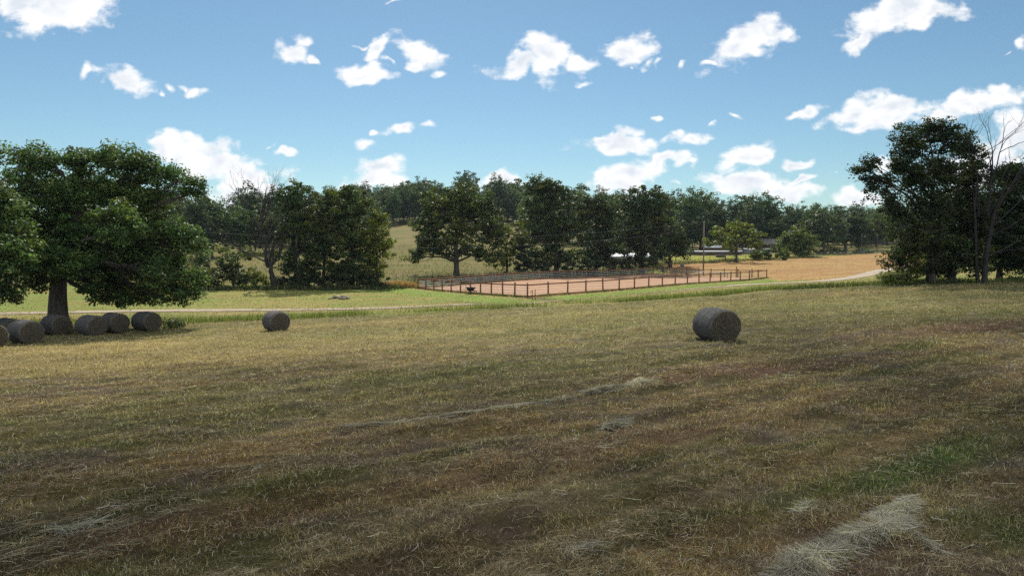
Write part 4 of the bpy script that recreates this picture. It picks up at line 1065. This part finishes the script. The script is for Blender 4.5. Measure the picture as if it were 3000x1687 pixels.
weeds('field_weeds', 'brownish weeds along the fence behind the tan field', [(38,163),(50,169),(60,178),(72,186),(84,192)], 6000, 1.0, (.3, .9), (.10, .10, .045), straw=.25)
weeds('tree_foot_weeds', 'grey-green weeds under the dark right trees', [(26,64),(34,63),(42,63.5),(52,64),(66,66)], 9000, .9, (.2, .55), (.075, .095, .035), wd=(.02, .045))

t_ = rng.uniform(0, 1, 7000); sl_ = np.concatenate([[0], np.cumsum(np.hypot(*np.diff(ROAD, axis=0).T))]); tt_ = t_ * sl_[-1]
mx_ = np.interp(tt_, sl_, ROAD[:, 0]) + rng.normal(0, .12, 7000); my_ = np.interp(tt_, sl_, ROAD[:, 1]) + rng.normal(0, .16, 7000)
kp = (fbm(mx_ * .12, my_ * .12 + mx_ * .05, 111, 3) > .44) & (mx_ < 30); mx_, my_ = mx_[kp], my_[kp]
me = blades('track_grass', mx_, my_, rng.uniform(.05, .14, len(mx_)), rng.uniform(.03, .07, len(mx_)), np.abs(rng.normal(.3, .3, len(mx_))), straw=.2, col=(.17, .165, .05), z=zf(mx_, my_) + .045, bend=0)
tag(obj('track_grass', me), 'short grass growing in the middle of the farm track', 'grass', kind='stuff')
def edge_weeds(name, label, a, b, off, n):
    a, b = np.array(a), np.array(b); t = rng.random(n)[:, None]; p = a + (b - a) * t; d = (b - a) / np.linalg.norm(b - a)
    x = p[:, 0] + d[1] * (off + rng.normal(0, .22, n)); y = p[:, 1] - d[0] * (off + rng.normal(0, .22, n))
    kp = rng.random(n) < sstep(.35, .62, fbm(x * .5, y * .5, 121, 3)); x, y = x[kp], y[kp]; n = len(x)
    me = blades(name, x, y, rng.uniform(.12, .42, n), rng.uniform(.03, .07, n), np.abs(rng.normal(0, .35, n)), straw=.25, col=(.13, .15, .045), bend=0)
    tag(obj(name, me), label, 'weeds', kind='stuff')
edge_weeds('arena_edge_weeds', 'weeds and tufts growing along the foot of the near arena fence', AR[0], AR[3], .45, 3600)
edge_weeds('arena_side_weeds', 'weeds and tufts growing along the foot of the left arena fence', AR[1], AR[0], .4, 2200)

# dry orange grass heap by the arena's back corner
n = 2600
a = rng.uniform(0, 6.28, n); r_ = rng.random(n) ** .5
hx, hy = P(1012, 715, 104.5)[0] + np.cos(a) * r_ * 3.4, 104.5 + np.sin(a) * r_ * 1.5
me = blades('dry_grass_heap', hx, hy, rng.uniform(.3, .7, n), rng.uniform(.03, .07, n), np.abs(rng.normal(.5, .4, n)), straw=.2, col=(.40, .235, .10), z=zf(hx, hy) + .55 * (1 - r_ ** 2), jitter=.25)
bm_ = MB()
th = np.arange(20) * 2 * math.pi / 20
ox, oy = P(1012, 715, 104.5)[0], 104.5
tag(obj('dry_grass_heap', me), 'orange-brown heap of dead grass left of the arena corner', 'grass heap')

# ------------------------------------------------------------------ arena fence
fence = empty('arena_fence', (AR[0][0], AR[0][1], Z(*AR[0])))
tag(fence, 'brown wooden arena fence with posts, board rails and pale cables', 'fence')
fo = np.array([AR[0][0], AR[0][1], Z(*AR[0])])
post_me = {}
def post_mesh(h, w, mt):
    key = (round(h, 2), w, mt)
    if key not in post_me:
        b = MB(); b.box((0, 0, h / 2 - .2), (w / 2, w / 2, h / 2 + .2), bev=.02)
        b.box((0, 0, h + .02), (w / 2 + .012, w / 2 + .012, .02), taper=.6)
        post_me[key] = b.mesh('post', M[mt])
    return post_me[key]
def fence_side(a, b, nspan, h, post_mt, rail_mt, cables, board=True, skip=(), rail_in=0):
    a, b = np.array(a, float), np.array(b, float)
    pts = [a + (b - a) * i / nspan for i in range(nspan + 1)]
    zs = [Z(p[0], p[1]) for p in pts]
    P3 = [np.array([p[0], p[1], z]) - fo for p, z in zip(pts, zs)]
    ang = math.atan2(b[1] - a[1], b[0] - a[0])
    for i, p in enumerate(P3[:-1]):
        o = obj('post', post_mesh(h, .15, post_mt), fence, tuple(p)); o.rotation_euler = (random.gauss(0, .014), random.gauss(0, .014), ang + random.gauss(0, .05)); o.scale = (1, 1, random.uniform(.97, 1.04))
    nrm = np.array([-math.sin(ang), math.cos(ang), 0])
    rail = MB(); bd = MB()
    for i in range(nspan):
        if i in skip: continue
        p, q = P3[i], P3[i + 1]
        rail.bar(p + (0, 0, h - .20) + nrm * .105, q + (0, 0, h - .20) + nrm * .105, .045, .14)
        if board: bd.bar(p + (0, 0, .13) + nrm * .105, q + (0, 0, .13) + nrm * .105, .045, .15)
    obj('top_rail', rail.mesh('top_rail', M[rail_mt]), fence)
    if board: obj('bottom_board', bd.mesh('bottom_board', M['redwood']), fence)
    for (zc, r, mt) in cables:
        cb = MB()
        for i in range(nspan):
            if i in skip: continue
            cb.tube(np.array([P3[i] + (0, 0, zc) + nrm * .10, P3[i + 1] + (0, 0, zc) + nrm * .10]), r, 5, cap=False)
        obj('cable', cb.mesh('cable', M[mt]), fence)
H_ = 1.55
nearc = [(.42, .012, 'steel'), (.72, .012, 'steel'), (1.02, .012, 'steel')]
farc = [(.40, .035, 'pipe'), (.70, .035, 'pipe'), (1.00, .035, 'pipe')]
fence_side(AR[0], AR[3], 18, H_, 'wood', 'wood', nearc)
fence_side(AR[1], AR[0], 11, H_, 'wood', 'wood', [(.42, .028, 'pipe'), (.72, .028, 'pipe'), (1.02, .028, 'pipe')])
fence_side(AR[2], AR[1], 19, H_ - .05, 'redwood', 'redwood', farc)
fence_side(AR[3], AR[2], 9, H_, 'wood', 'redwood', [(.42, .02, 'pipe'), (.95, .02, 'pipe')], board=False)
# tall gate post on the right side
gp = AR[3] + (AR[2] - AR[3]) * .235
o = obj('gate_post', post_mesh(2.0, .19, 'redwood'), fence, (gp[0] - fo[0], gp[1] - fo[1], Z(*gp) - fo[2])); o['label'] = 'taller red-brown gate post'
def thing_mesh(name, label, cat, mb, mt, loc, rz=0, group=None, smooth=False):
    o = obj(name, mb.mesh(name, M[mt], smooth), None, loc); o.rotation_euler = (0, 0, rz)
    return tag(o, label, cat, group)
# low pipe panels lying parallel inside the right end
pan = MB()
cdir = (AR[2] - AR[3]) / np.linalg.norm(AR[2] - AR[3]); adir = (AR[0] - AR[3]) / np.linalg.norm(AR[0] - AR[3])
pb = AR[3] + cdir * 7 + adir * 3.0
e = empty('pipe_rail', (pb[0], pb[1], Z(*pb) + .05), math.atan2(cdir[1], cdir[0])); tag(e, 'low pale pipe rail on short posts inside the right end of the arena', 'rail')
for zc in (.95, .6):
    b = MB(); b.tube([(0, 0, zc), (15, 0, zc)], .045, 8); obj('rail', b.mesh('rail', M['pipe']), e)
for i in range(5):
    b = MB(); b.tube([(i * 3.75, .06, -.1), (i * 3.75, .06, 1.0)], .05, 8); obj('post', b.mesh('post', M['redwood']), e)
# two short stakes at the near corner, stake and wheelbarrow at the left side
for i, (dx, hgt, lab) in enumerate([(1339, .95, 'short brown stake at the near arena corner, with a cross tap arm'), (1346, 1.05, 'thin brown stake right of the stake with the tap arm')]):
    x, y = P(dx, 740, 74.6)[0], 74.6
    b = MB(); b.tube([(0, 0, -.1), (0, 0, hgt * .5), (.01, 0, hgt)], [.05, .045, .04], 8)
    if i == 0: b.tube([(-.02, 0, hgt * .85), (-.22, 0, hgt * .8), (-.24, 0, hgt * .66)], .03, 6)
    b.box((0, 0, hgt), (.05, .05, .03), taper=.6)
    thing_mesh('stake', lab, 'stake', b, 'wood', (x, y, Z(x, y)))
x, y = P(1184, 735, 86)[0], 86
wb = empty('wheelbarrow', (x, y, Z(x, y)), R(20)); tag(wb, 'black wheelbarrow parked outside the left arena fence', 'wheelbarrow')
b = MB(); t_ = [(-.5, -.38), (.5, -.38), (.5, .38), (-.5, .38)]
vv_ = [(p[0] * .6, p[1] * .6, .38) for p in t_] + [(p[0] * 1.05, p[1] * 1.05, .86) for p in t_] + [(p[0] * .96, p[1] * .94, .85) for p in t_] + [(p[0] * .54, p[1] * .52, .43) for p in t_]
b.add(vv_, [(3, 2, 1, 0)] + [(i, (i + 1) % 4, 4 + (i + 1) % 4, 4 + i) for i in range(4)] + [(4 + i, 4 + (i + 1) % 4, 8 + (i + 1) % 4, 8 + i) for i in range(4)] + [(8 + i, 8 + (i + 1) % 4, 12 + (i + 1) % 4, 12 + i) for i in range(4)] + [(12, 13, 14, 15)])
obj('tray', b.mesh('tray', M['black']), wb)
b = MB(); th = np.linspace(0, 2 * math.pi, 17); b.tube(np.stack([.62 + .17 * np.cos(th), th * 0, .20 + .17 * np.sin(th)], 1), .045, 7, cap=False); b.tube([(.62, -.06, .2), (.62, .06, .2)], .04, 8)
obj('wheel', b.mesh('wheel', M['black'], True), wb)
for s in (-1, 1):
    b = MB(); b.tube([(.62, s * .07, .2), (-.1, s * .2, .36), (-.95, s * .28, .62)], .022, 6); obj('handle', b.mesh('handle', M['greywood']), wb)
    b = MB(); b.tube([(-.2, s * .22, .38), (-.32, s * .22, .0), (-.12, s * .22, .0)], .02, 6); obj('leg', b.mesh('leg', M['black']), wb)
b = MB(); b.tube([(0, 0, -.2), (0, 0, 1.35)], .03, 6); b.box((0, 0, 1.37), (.04, .04, .03), taper=.7)
x, y = P(1172, 730, 86.5)[0], 86.5
thing_mesh('metal_stake', 'thin black metal stake beside the wheelbarrow', 'stake', b, 'tpost', (x, y, Z(x, y)))
# sandstone slabs on the lawn
def slab(hx, hy, hz, seed):
    rg = np.random.default_rng(seed); b = MB(); n = 9
    th = np.sort(rg.uniform(0, 6.28, n)); rr = rg.uniform(.8, 1.1, n)
    lo = np.stack([np.cos(th) * hx * rr, np.sin(th) * hy * rr, np.full(n, -hz)], 1)
    hi = lo * (.93, .93, 1) + (0, 0, 2 * hz) + rg.normal(0, .02, (n, 3))
    v = np.vstack([lo, hi, lo.mean(0), hi.mean(0)])
    q = [(i, (i + 1) % n, n + (i + 1) % n, n + i) for i in range(n)]
    t = [(2 * n, (i + 1) % n, i) for i in range(n)] + [(2 * n + 1, n + i, n + (i + 1) % n) for i in range(n)]
    b.add(v, q, t); return b
for i, (dx, Y, hx, hy, hz, rz, lift, lab) in enumerate([
    (829, 80.5, .36, .22, .12, .2, .1, 'small flat sandstone slab lying apart at the left of the slab heap'),
    (842, 82.2, .42, .30, .16, 1.0, .16, 'darker upright sandstone block at the back of the slab heap'),
    (851, 81.6, .48, .30, .10, -.3, .20, 'pale sandstone slab tilted in the middle of the heap'),
    (858, 80.2, .60, .28, .11, .15, .1, 'long front sandstone slab of the heap on the lawn'),
    (866, 81.8, .50, .32, .10, .5, .20, 'pale top sandstone slab near the right of the heap'),
    (874, 80.9, .42, .30, .14, -.6, .14, 'thick sandstone slab at the right end of the heap')]):
    x, y = P(dx, 745, Y)[0], Y
    o = thing_mesh('stone_slab', lab, 'stone slab', slab(hx, hy, hz, 600 + i), 'stone', (x, y, Z(x, y) + lift), rz, 'sandstone slabs heaped on the lawn')
    o.rotation_euler = (.06 * (-1) ** i, .12 * (i % 3 - 1), rz)
# blue barrel and pale tub behind the far arena corner
x, y = P(1668, 680, 152)[0], 152
bb = empty('barrel', (x, y, Z(x, y))); tag(bb, 'blue plastic barrel behind the far corner of the arena fence', 'barrel')
def lathe(prof, n=20):
    b = MB(); th = np.arange(n) * 2 * math.pi / n
    V = np.vstack([np.stack([r * np.cos(th), r * np.sin(th), np.full(n, z)], 1) for r, z in prof])
    m = len(prof); i = np.arange(m - 1)[:, None] * n; j = np.arange(n)[None]; j2 = (j + 1) % n
    b.add(V, np.stack([i + j, i + j2, i + n + j2, i + n + j], -1).reshape(-1, 4)); return b
obj('drum', lathe([(.0, 0), (.27, 0), (.29, .05), (.29, .28), (.305, .31), (.29, .34), (.29, .58), (.305, .61), (.29, .64), (.29, .85), (.26, .9), (0, .9)]).mesh('drum', M['blue'], True), bb)
obj('bung', lathe([(0, .9), (.04, .9), (.04, .94), (0, .94)], 10).mesh('bung', M['black']), bb)
x, y = P(1716, 668, 157)[0], 157
thing_mesh('water_tub', 'pale blue tub standing in tree shade behind the arena', 'tub', lathe([(0, 0), (.38, 0), (.46, .6), (.49, .62), (.45, .62), (.36, .06), (0, .06)]), 'paleblue', (x, y, Z(x, y)), smooth=True)

# ------------------------------------------------------------------ wire fences
def wire_fence(label, pts, spacing, h, wires=4, r=.035, wr=.012, post='tpost', thick_every=0):
    pts = np.asarray(pts, float); s = np.concatenate([[0], np.cumsum(np.hypot(*np.diff(pts, axis=0).T))])
    n = int(s[-1] / spacing); t = np.linspace(0, s[-1], n + 1)
    X, Y = np.interp(t, s, pts[:, 0]), np.interp(t, s, pts[:, 1]); Zs = zf(X, Y)
    o0 = np.array([X[0], Y[0], Zs[0]])
    e = empty('wire_fence', tuple(o0)); tag(e, label, 'fence')
    b = MB(); b.tube([(0, 0, -.2), (0, 0, h)], r, 5); b.box((0, 0, h - .1), (r * 1.6, r * .6, .05)); pm = b.mesh('post', M[post])
    b = MB(); b.tube([(0, 0, -.2), (0, 0, h + .1)], r * 2.2, 7); b.box((0, 0, h + .11), (r * 1.2, r * 1.2, .02)); pk = b.mesh('post', M['greywood'])
    for i in range(min(n + 1, 100)):
        obj('post', pk if thick_every and i % thick_every == 0 else pm, e, (X[i] - o0[0], Y[i] - o0[1], Zs[i] - o0[2]))
    for k in range(wires):
        w = MB(); zz = h * (.25 + .7 * k / (wires - 1))
        w.tube(np.stack([X, Y, Zs + zz], 1) - o0, wr, 3, cap=False); obj('wire', w.mesh('wire', M['steel']), e)
    return e
wire_fence('old wire fence on thin dark posts behind the arena and thicket', [(-36,105.5),(-24,108),(-14,112),(-3,120),(8,134),(18,147),(30,158),(38,164)], 3.0, 1.35, thick_every=6)
wire_fence('wire fence between the tan field and the bright green pasture', [(39,165),(49,169.5),(60,180),(70,187),(80,195)], 3.2, 1.3, thick_every=5)
wire_fence('low yard fence of thin pickets below the two dark yard oaks', [(83,194),(92,196),(101,197),(112,198)], 1.6, 1.25, wires=5, wr=.02)
wire_fence('far pasture fence across the hillside behind the broad oak', [(-26,232),(-12,234),(0,236),(16,238),(30,236)], 3.0, 1.5, r=.06)
wire_fence('thin post fence at the back of the bright green pasture', [(47,208),(56,209),(66,211),(76,214)], 3.0, 1.4, r=.045)
wire_fence('fence with dark posts at the left pasture seen below the oak crown', [(-62,126),(-50,127),(-38,128),(-28,128)], 3.5, 1.3)
def single_post(label, dx, dy0, Y, h, r, mt='greywood', name='fence_post'):
    x = P(dx, dy0, Y)[0]; b = MB(); b.tube([(0, 0, -.2), (0, 0, h)], [r, r * .9], 8); b.box((0, 0, h + .02), (r * .6, r * .6, .03), taper=.5)
    return thing_mesh(name, label, 'post', b, mt, (x, Y, Z(x, Y)))
single_post('thick dark wooden post left of the umbrella-shaped tree', 1825, 650, 171, 1.9, .14, 'tpost')
sg = empty('marker_sign', (P(1847, 650, 169)[0], 169, Z(P(1847, 650, 169)[0], 169))); tag(sg, 'small green marker plate on a thin stake by the umbrella-shaped tree', 'sign')
b = MB(); b.tube([(0, 0, -.2), (0, 0, 1.6)], .03, 6); obj('stake', b.mesh('stake', M['tpost']), sg)
b = MB(); b.box((0, -.05, 1.55), (.22, .012, .16), bev=.005); obj('plate', b.mesh('plate', M['green']), sg)
single_post('thin dark pole left of the far gabled house', 2167, 640, 206, 5.6, .07, 'tpost', 'thin_pole')
single_post('thin dark pole right of the far gabled house', 2206, 642, 203, 5.4, .08, 'tpost', 'thin_pole')
# small tubular gate frame in the yard
x = P(2165, 645, 198)[0]
gt = empty('yard_gate', (x, 198, Z(x, 198))); tag(gt, 'small tubular gate frame standing at the end of the yard fence', 'gate')
for i in range(3):
    b = MB(); b.tube([(i * .85, 0, -.1), (i * .85, 0, 1.6)], .06, 6); obj('upright', b.mesh('upright', M['steel']), gt)
for zc in (.5, 1.05, 1.55):
    b = MB(); b.tube([(0, 0, zc), (1.7, 0, zc)], .04, 6); obj('crossbar', b.mesh('crossbar', M['steel']), gt)

# ------------------------------------------------------------------ power poles and lines
def pole(label, x, y, ztop, r=.15):
    z0 = Z(x, y); e = empty('utility_pole', (x, y, z0)); tag(e, label, 'utility pole')
    h = ztop - z0
    b = MB(); b.tube([(0, 0, -.3), (0, 0, h * .5), (0, 0, h)], [r, r * .85, r * .7], 10); obj('shaft', b.mesh('shaft', M['greywood'], True), e)
    for zc in (h - .1, h - 1.6):
        obj('insulator', lathe([(0, zc + .05), (.05, zc + .05), (.09, zc + .12), (.05, zc + .18), (.08, zc + .24), (0, zc + .28)], 10).mesh('insulator', M['pipe'], True), e)
    return e
P1 = (39.0, 141.0, 5.15); P2 = (-54.0, 95.0, 2.75)
pole('weathered wooden utility pole rising behind the right end of the arena', *P1)
pole('utility pole hidden behind the crown of the huge oak', *P2)
for dz, lab in ((0.1, 'upper thin power line crossing before the trees to the utility pole'), (-1.4, 'lower thin power line crossing before the trees to the utility pole')):
    a, b_ = np.array(P1) + (0, 0, dz), np.array(P2) + (0, 0, dz)
    t = np.linspace(0, 1, 60)[:, None]; pth = a + (b_ - a) * t; pth[:, 2] -= (4 * 2.5 * t * (1 - t))[:, 0]
    w = MB(); w.tube(pth, .010, 4, cap=False); tag(obj('power_line', w.mesh('power_line', M['steel'])), lab, 'power line')

# ------------------------------------------------------------------ far buildings
def building(name, label, cat, x, y, w, d, eave, ridge, rz, wall, roof, overhang=.35, windows=(), door=None, lift=0.0):
    z0 = Z(x, y) - .15 + lift
    e = empty(name, (x, y, z0), R(rz)); tag(e, label, cat)
    b = MB(); hw, hd = w / 2, d / 2
    # ridge along local x; gable walls closed
    v = [(-hw, -hd, 0), (hw, -hd, 0), (hw, hd, 0), (-hw, hd, 0), (-hw, -hd, eave), (hw, -hd, eave), (hw, hd, eave), (-hw, hd, eave), (-hw, 0, ridge), (hw, 0, ridge)]
    b.add(v, [(0, 1, 5, 4), (1, 2, 6, 5), (2, 3, 7, 6), (3, 0, 4, 7), (3, 2, 1, 0)], [(5, 6, 9), (7, 4, 8)]); obj('wall', b.mesh('wall', M[wall]), e)
    sl = (ridge - eave) / hd; o_ = overhang; t = .10
    b = MB()
    for s in (-1, 1):
        e0 = eave - sl * o_ + .03
        v = [(-hw - o_, s * (hd + o_), e0), (hw + o_, s * (hd + o_), e0), (hw + o_, 0, ridge + .03), (-hw - o_, 0, ridge + .03)]
        v += [(p[0], p[1], p[2] + t) for p in v]
        b.add(v, [(0, 1, 2, 3), (7, 6, 5, 4), (0, 4, 5, 1), (1, 5, 6, 2), (2, 6, 7, 3), (3, 7, 4, 0)])
    obj('roof', b.mesh('roof', M[roof]), e)
    for (wx, wz, ww, wh) in windows:
        b = MB(); b.box((wx, -hd - .03, wz), (ww / 2 + .08, .03, wh / 2 + .08)); f = obj('window', b.mesh('window', M['whiteroof']), e)
        b = MB(); b.box((wx, -hd - .07, wz), (ww / 2, .015, wh / 2)); obj('pane', b.mesh('pane', M['glass']), f)
    if door is not None:
        b = MB(); b.box((door, -hd - .04, 1.0), (.45, .03, 1.0)); obj('door', b.mesh('door', M['wallbrown']), e)
    return e
def bx(dx, Y): return P(dx, 640, Y)[0]
building('farmhouse', 'low house with a grey-brown roof half hidden behind bushes', 'house', bx(1958, 236), 236, 15, 8, 2.6, 4.3, 4, 'wallbrown', 'greyroof', windows=[(-4, 1.6, 1.2, 1.1), (0, 1.6, 1.2, 1.1), (4, 1.6, 1.2, 1.1)], door=2)
building('shed', 'small brown shed with a bright white roof right of the utility pole', 'shed', bx(1790, 232), 232, 5.2, 4, 2.2, 2.9, 2, 'wallbrown', 'whiteroof', door=0)
building('long_shed', 'long low dark shed with a thin pale roof edge behind the bright pasture', 'shed', bx(1795, 222), 222, 17, 3, 1.15, 1.45, -9, 'wallbrown', 'wallgrey', windows=[(-3, .7, .8, .5)])
building('long_shed', 'long white-roofed low building glimpsed under the round-topped oak', 'shed', bx(1580, 186), 186, 18, 5, 1.1, 1.9, -4, 'wallgrey', 'whiteroof', windows=[(-5, .6, .9, .5), (0, .6, .9, .5), (5, .6, .9, .5)])
building('shed', 'small white-roofed hut glimpsed through the broad oak on the hillside', 'shed', bx(1232, 262), 262, 6.5, 4, 2.0, 3.0, 5, 'wallgrey', 'whiteroof', door=1)
building('far_house', 'far pale gabled house seen between two thin poles on the right', 'house', bx(2190, 268), 268, 9, 9.5, 2.6, 4.6, 90, 'wallgrey', 'wallgrey', overhang=1.4, windows=[(-2, 1.5, 1, 1)], lift=0)
building('parked_trailer', 'low white trailer behind the umbrella-shaped tree', 'trailer', bx(1905, 226), 226, 9, 2.4, 1.5, 1.7, -2, 'wallgrey', 'whiteroof', overhang=.06, windows=[(-2.5, 1.0, .8, .4), (0, 1.0, .8, .4), (2.5, 1.0, .8, .4)])
# dark trough in the pasture
x = P(1812, 640, 205)[0]
tb = empty('water_trough', (x, 205, Z(x, 205))); tag(tb, 'dark oblong trough in the bright pasture by the utility pole', 'trough')
b = MB(); b.box((0, 0, .35), (1.2, .5, .3), bev=.12); obj('basin', b.mesh('basin', M['black']), tb)
b = MB(); b.box((0, 0, .68), (1.26, .56, .03), bev=.12); obj('rim', b.mesh('rim', M['pipe']), tb)

# ------------------------------------------------------------------ the cumulus overhead that shades the near field
cg = np.random.default_rng(77)
Hc = 620.0
sd = np.array(sdir); tgt = np.array([30.0, -19.0, -4.0]); cen = tgt + sd / sd[2] * (Hc + 4)
mb = MB()
ico_t = (1 + 5 ** .5) / 2
iv = np.array([(-1, ico_t, 0), (1, ico_t, 0), (-1, -ico_t, 0), (1, -ico_t, 0), (0, -1, ico_t), (0, 1, ico_t), (0, -1, -ico_t), (0, 1, -ico_t), (ico_t, 0, -1), (ico_t, 0, 1), (-ico_t, 0, -1), (-ico_t, 0, 1)]); iv /= np.linalg.norm(iv[0])
it = np.array([(0,11,5),(0,5,1),(0,1,7),(0,7,10),(0,10,11),(1,5,9),(5,11,4),(11,10,2),(10,7,6),(7,1,8),(3,9,4),(3,4,2),(3,2,6),(3,6,8),(3,8,9),(4,9,5),(2,4,11),(6,2,10),(8,6,7),(9,8,1)])
cnt = 0
SEMI = (105.0, 50.0); ang = R(35)
while cnt < 720:
    a, b2 = cg.uniform(-1.5, 1.5, 2)
    r = math.hypot(a, b2)
    if cg.random() > 1 - float(sstep(.70, 1.5, np.array(r))): continue
    lx, ly = a * SEMI[0], b2 * SEMI[1]
    x, y = lx * math.cos(ang) - ly * math.sin(ang), lx * math.sin(ang) + ly * math.cos(ang)
    rad = cg.uniform(2.5, 6.5) * (1.15 - .4 * min(r, 1.3))
    z = cg.uniform(0, 22) * max(0, 1.2 - r) + cg.uniform(-2, 2)
    mb.add(iv * rad * (1.15, 1.1, .8) + (x, y, z), None, it); cnt += 1
co = obj('cloud', mb.mesh('cloud', M['cloud'], True), None, tuple(cen))
tag(co, 'white cumulus cloud overhead whose shadow lies on the near field', 'cloud')

# ------------------------------------------------------------------ air
if HAZE > 0:
    hm = bpy.data.materials.new('thin_air'); hm.use_nodes = True
    t = hm.node_tree; t.nodes.clear(); out = t.nodes.new('ShaderNodeOutputMaterial'); v = t.nodes.new('ShaderNodeVolumePrincipled')
    v.inputs['Color'].default_value = (.72, .86, 1, 1); v.inputs['Density'].default_value = HAZE; v.inputs['Anisotropy'].default_value = .2
    t.links.new(v.outputs[0], out.inputs['Volume'])
    M['haze'] = hm
    x0, x1, y0, y1, z0, z1 = V_BOUNDS
    b = MB(); b.box(((x0 + x1) / 2, (y0 + y1) / 2, (z0 + z1) / 2), ((x1 - x0) / 2, (y1 - y0) / 2, (z1 - z0) / 2))
    tag(obj('haze', b.mesh('haze', hm)), kind='stuff')
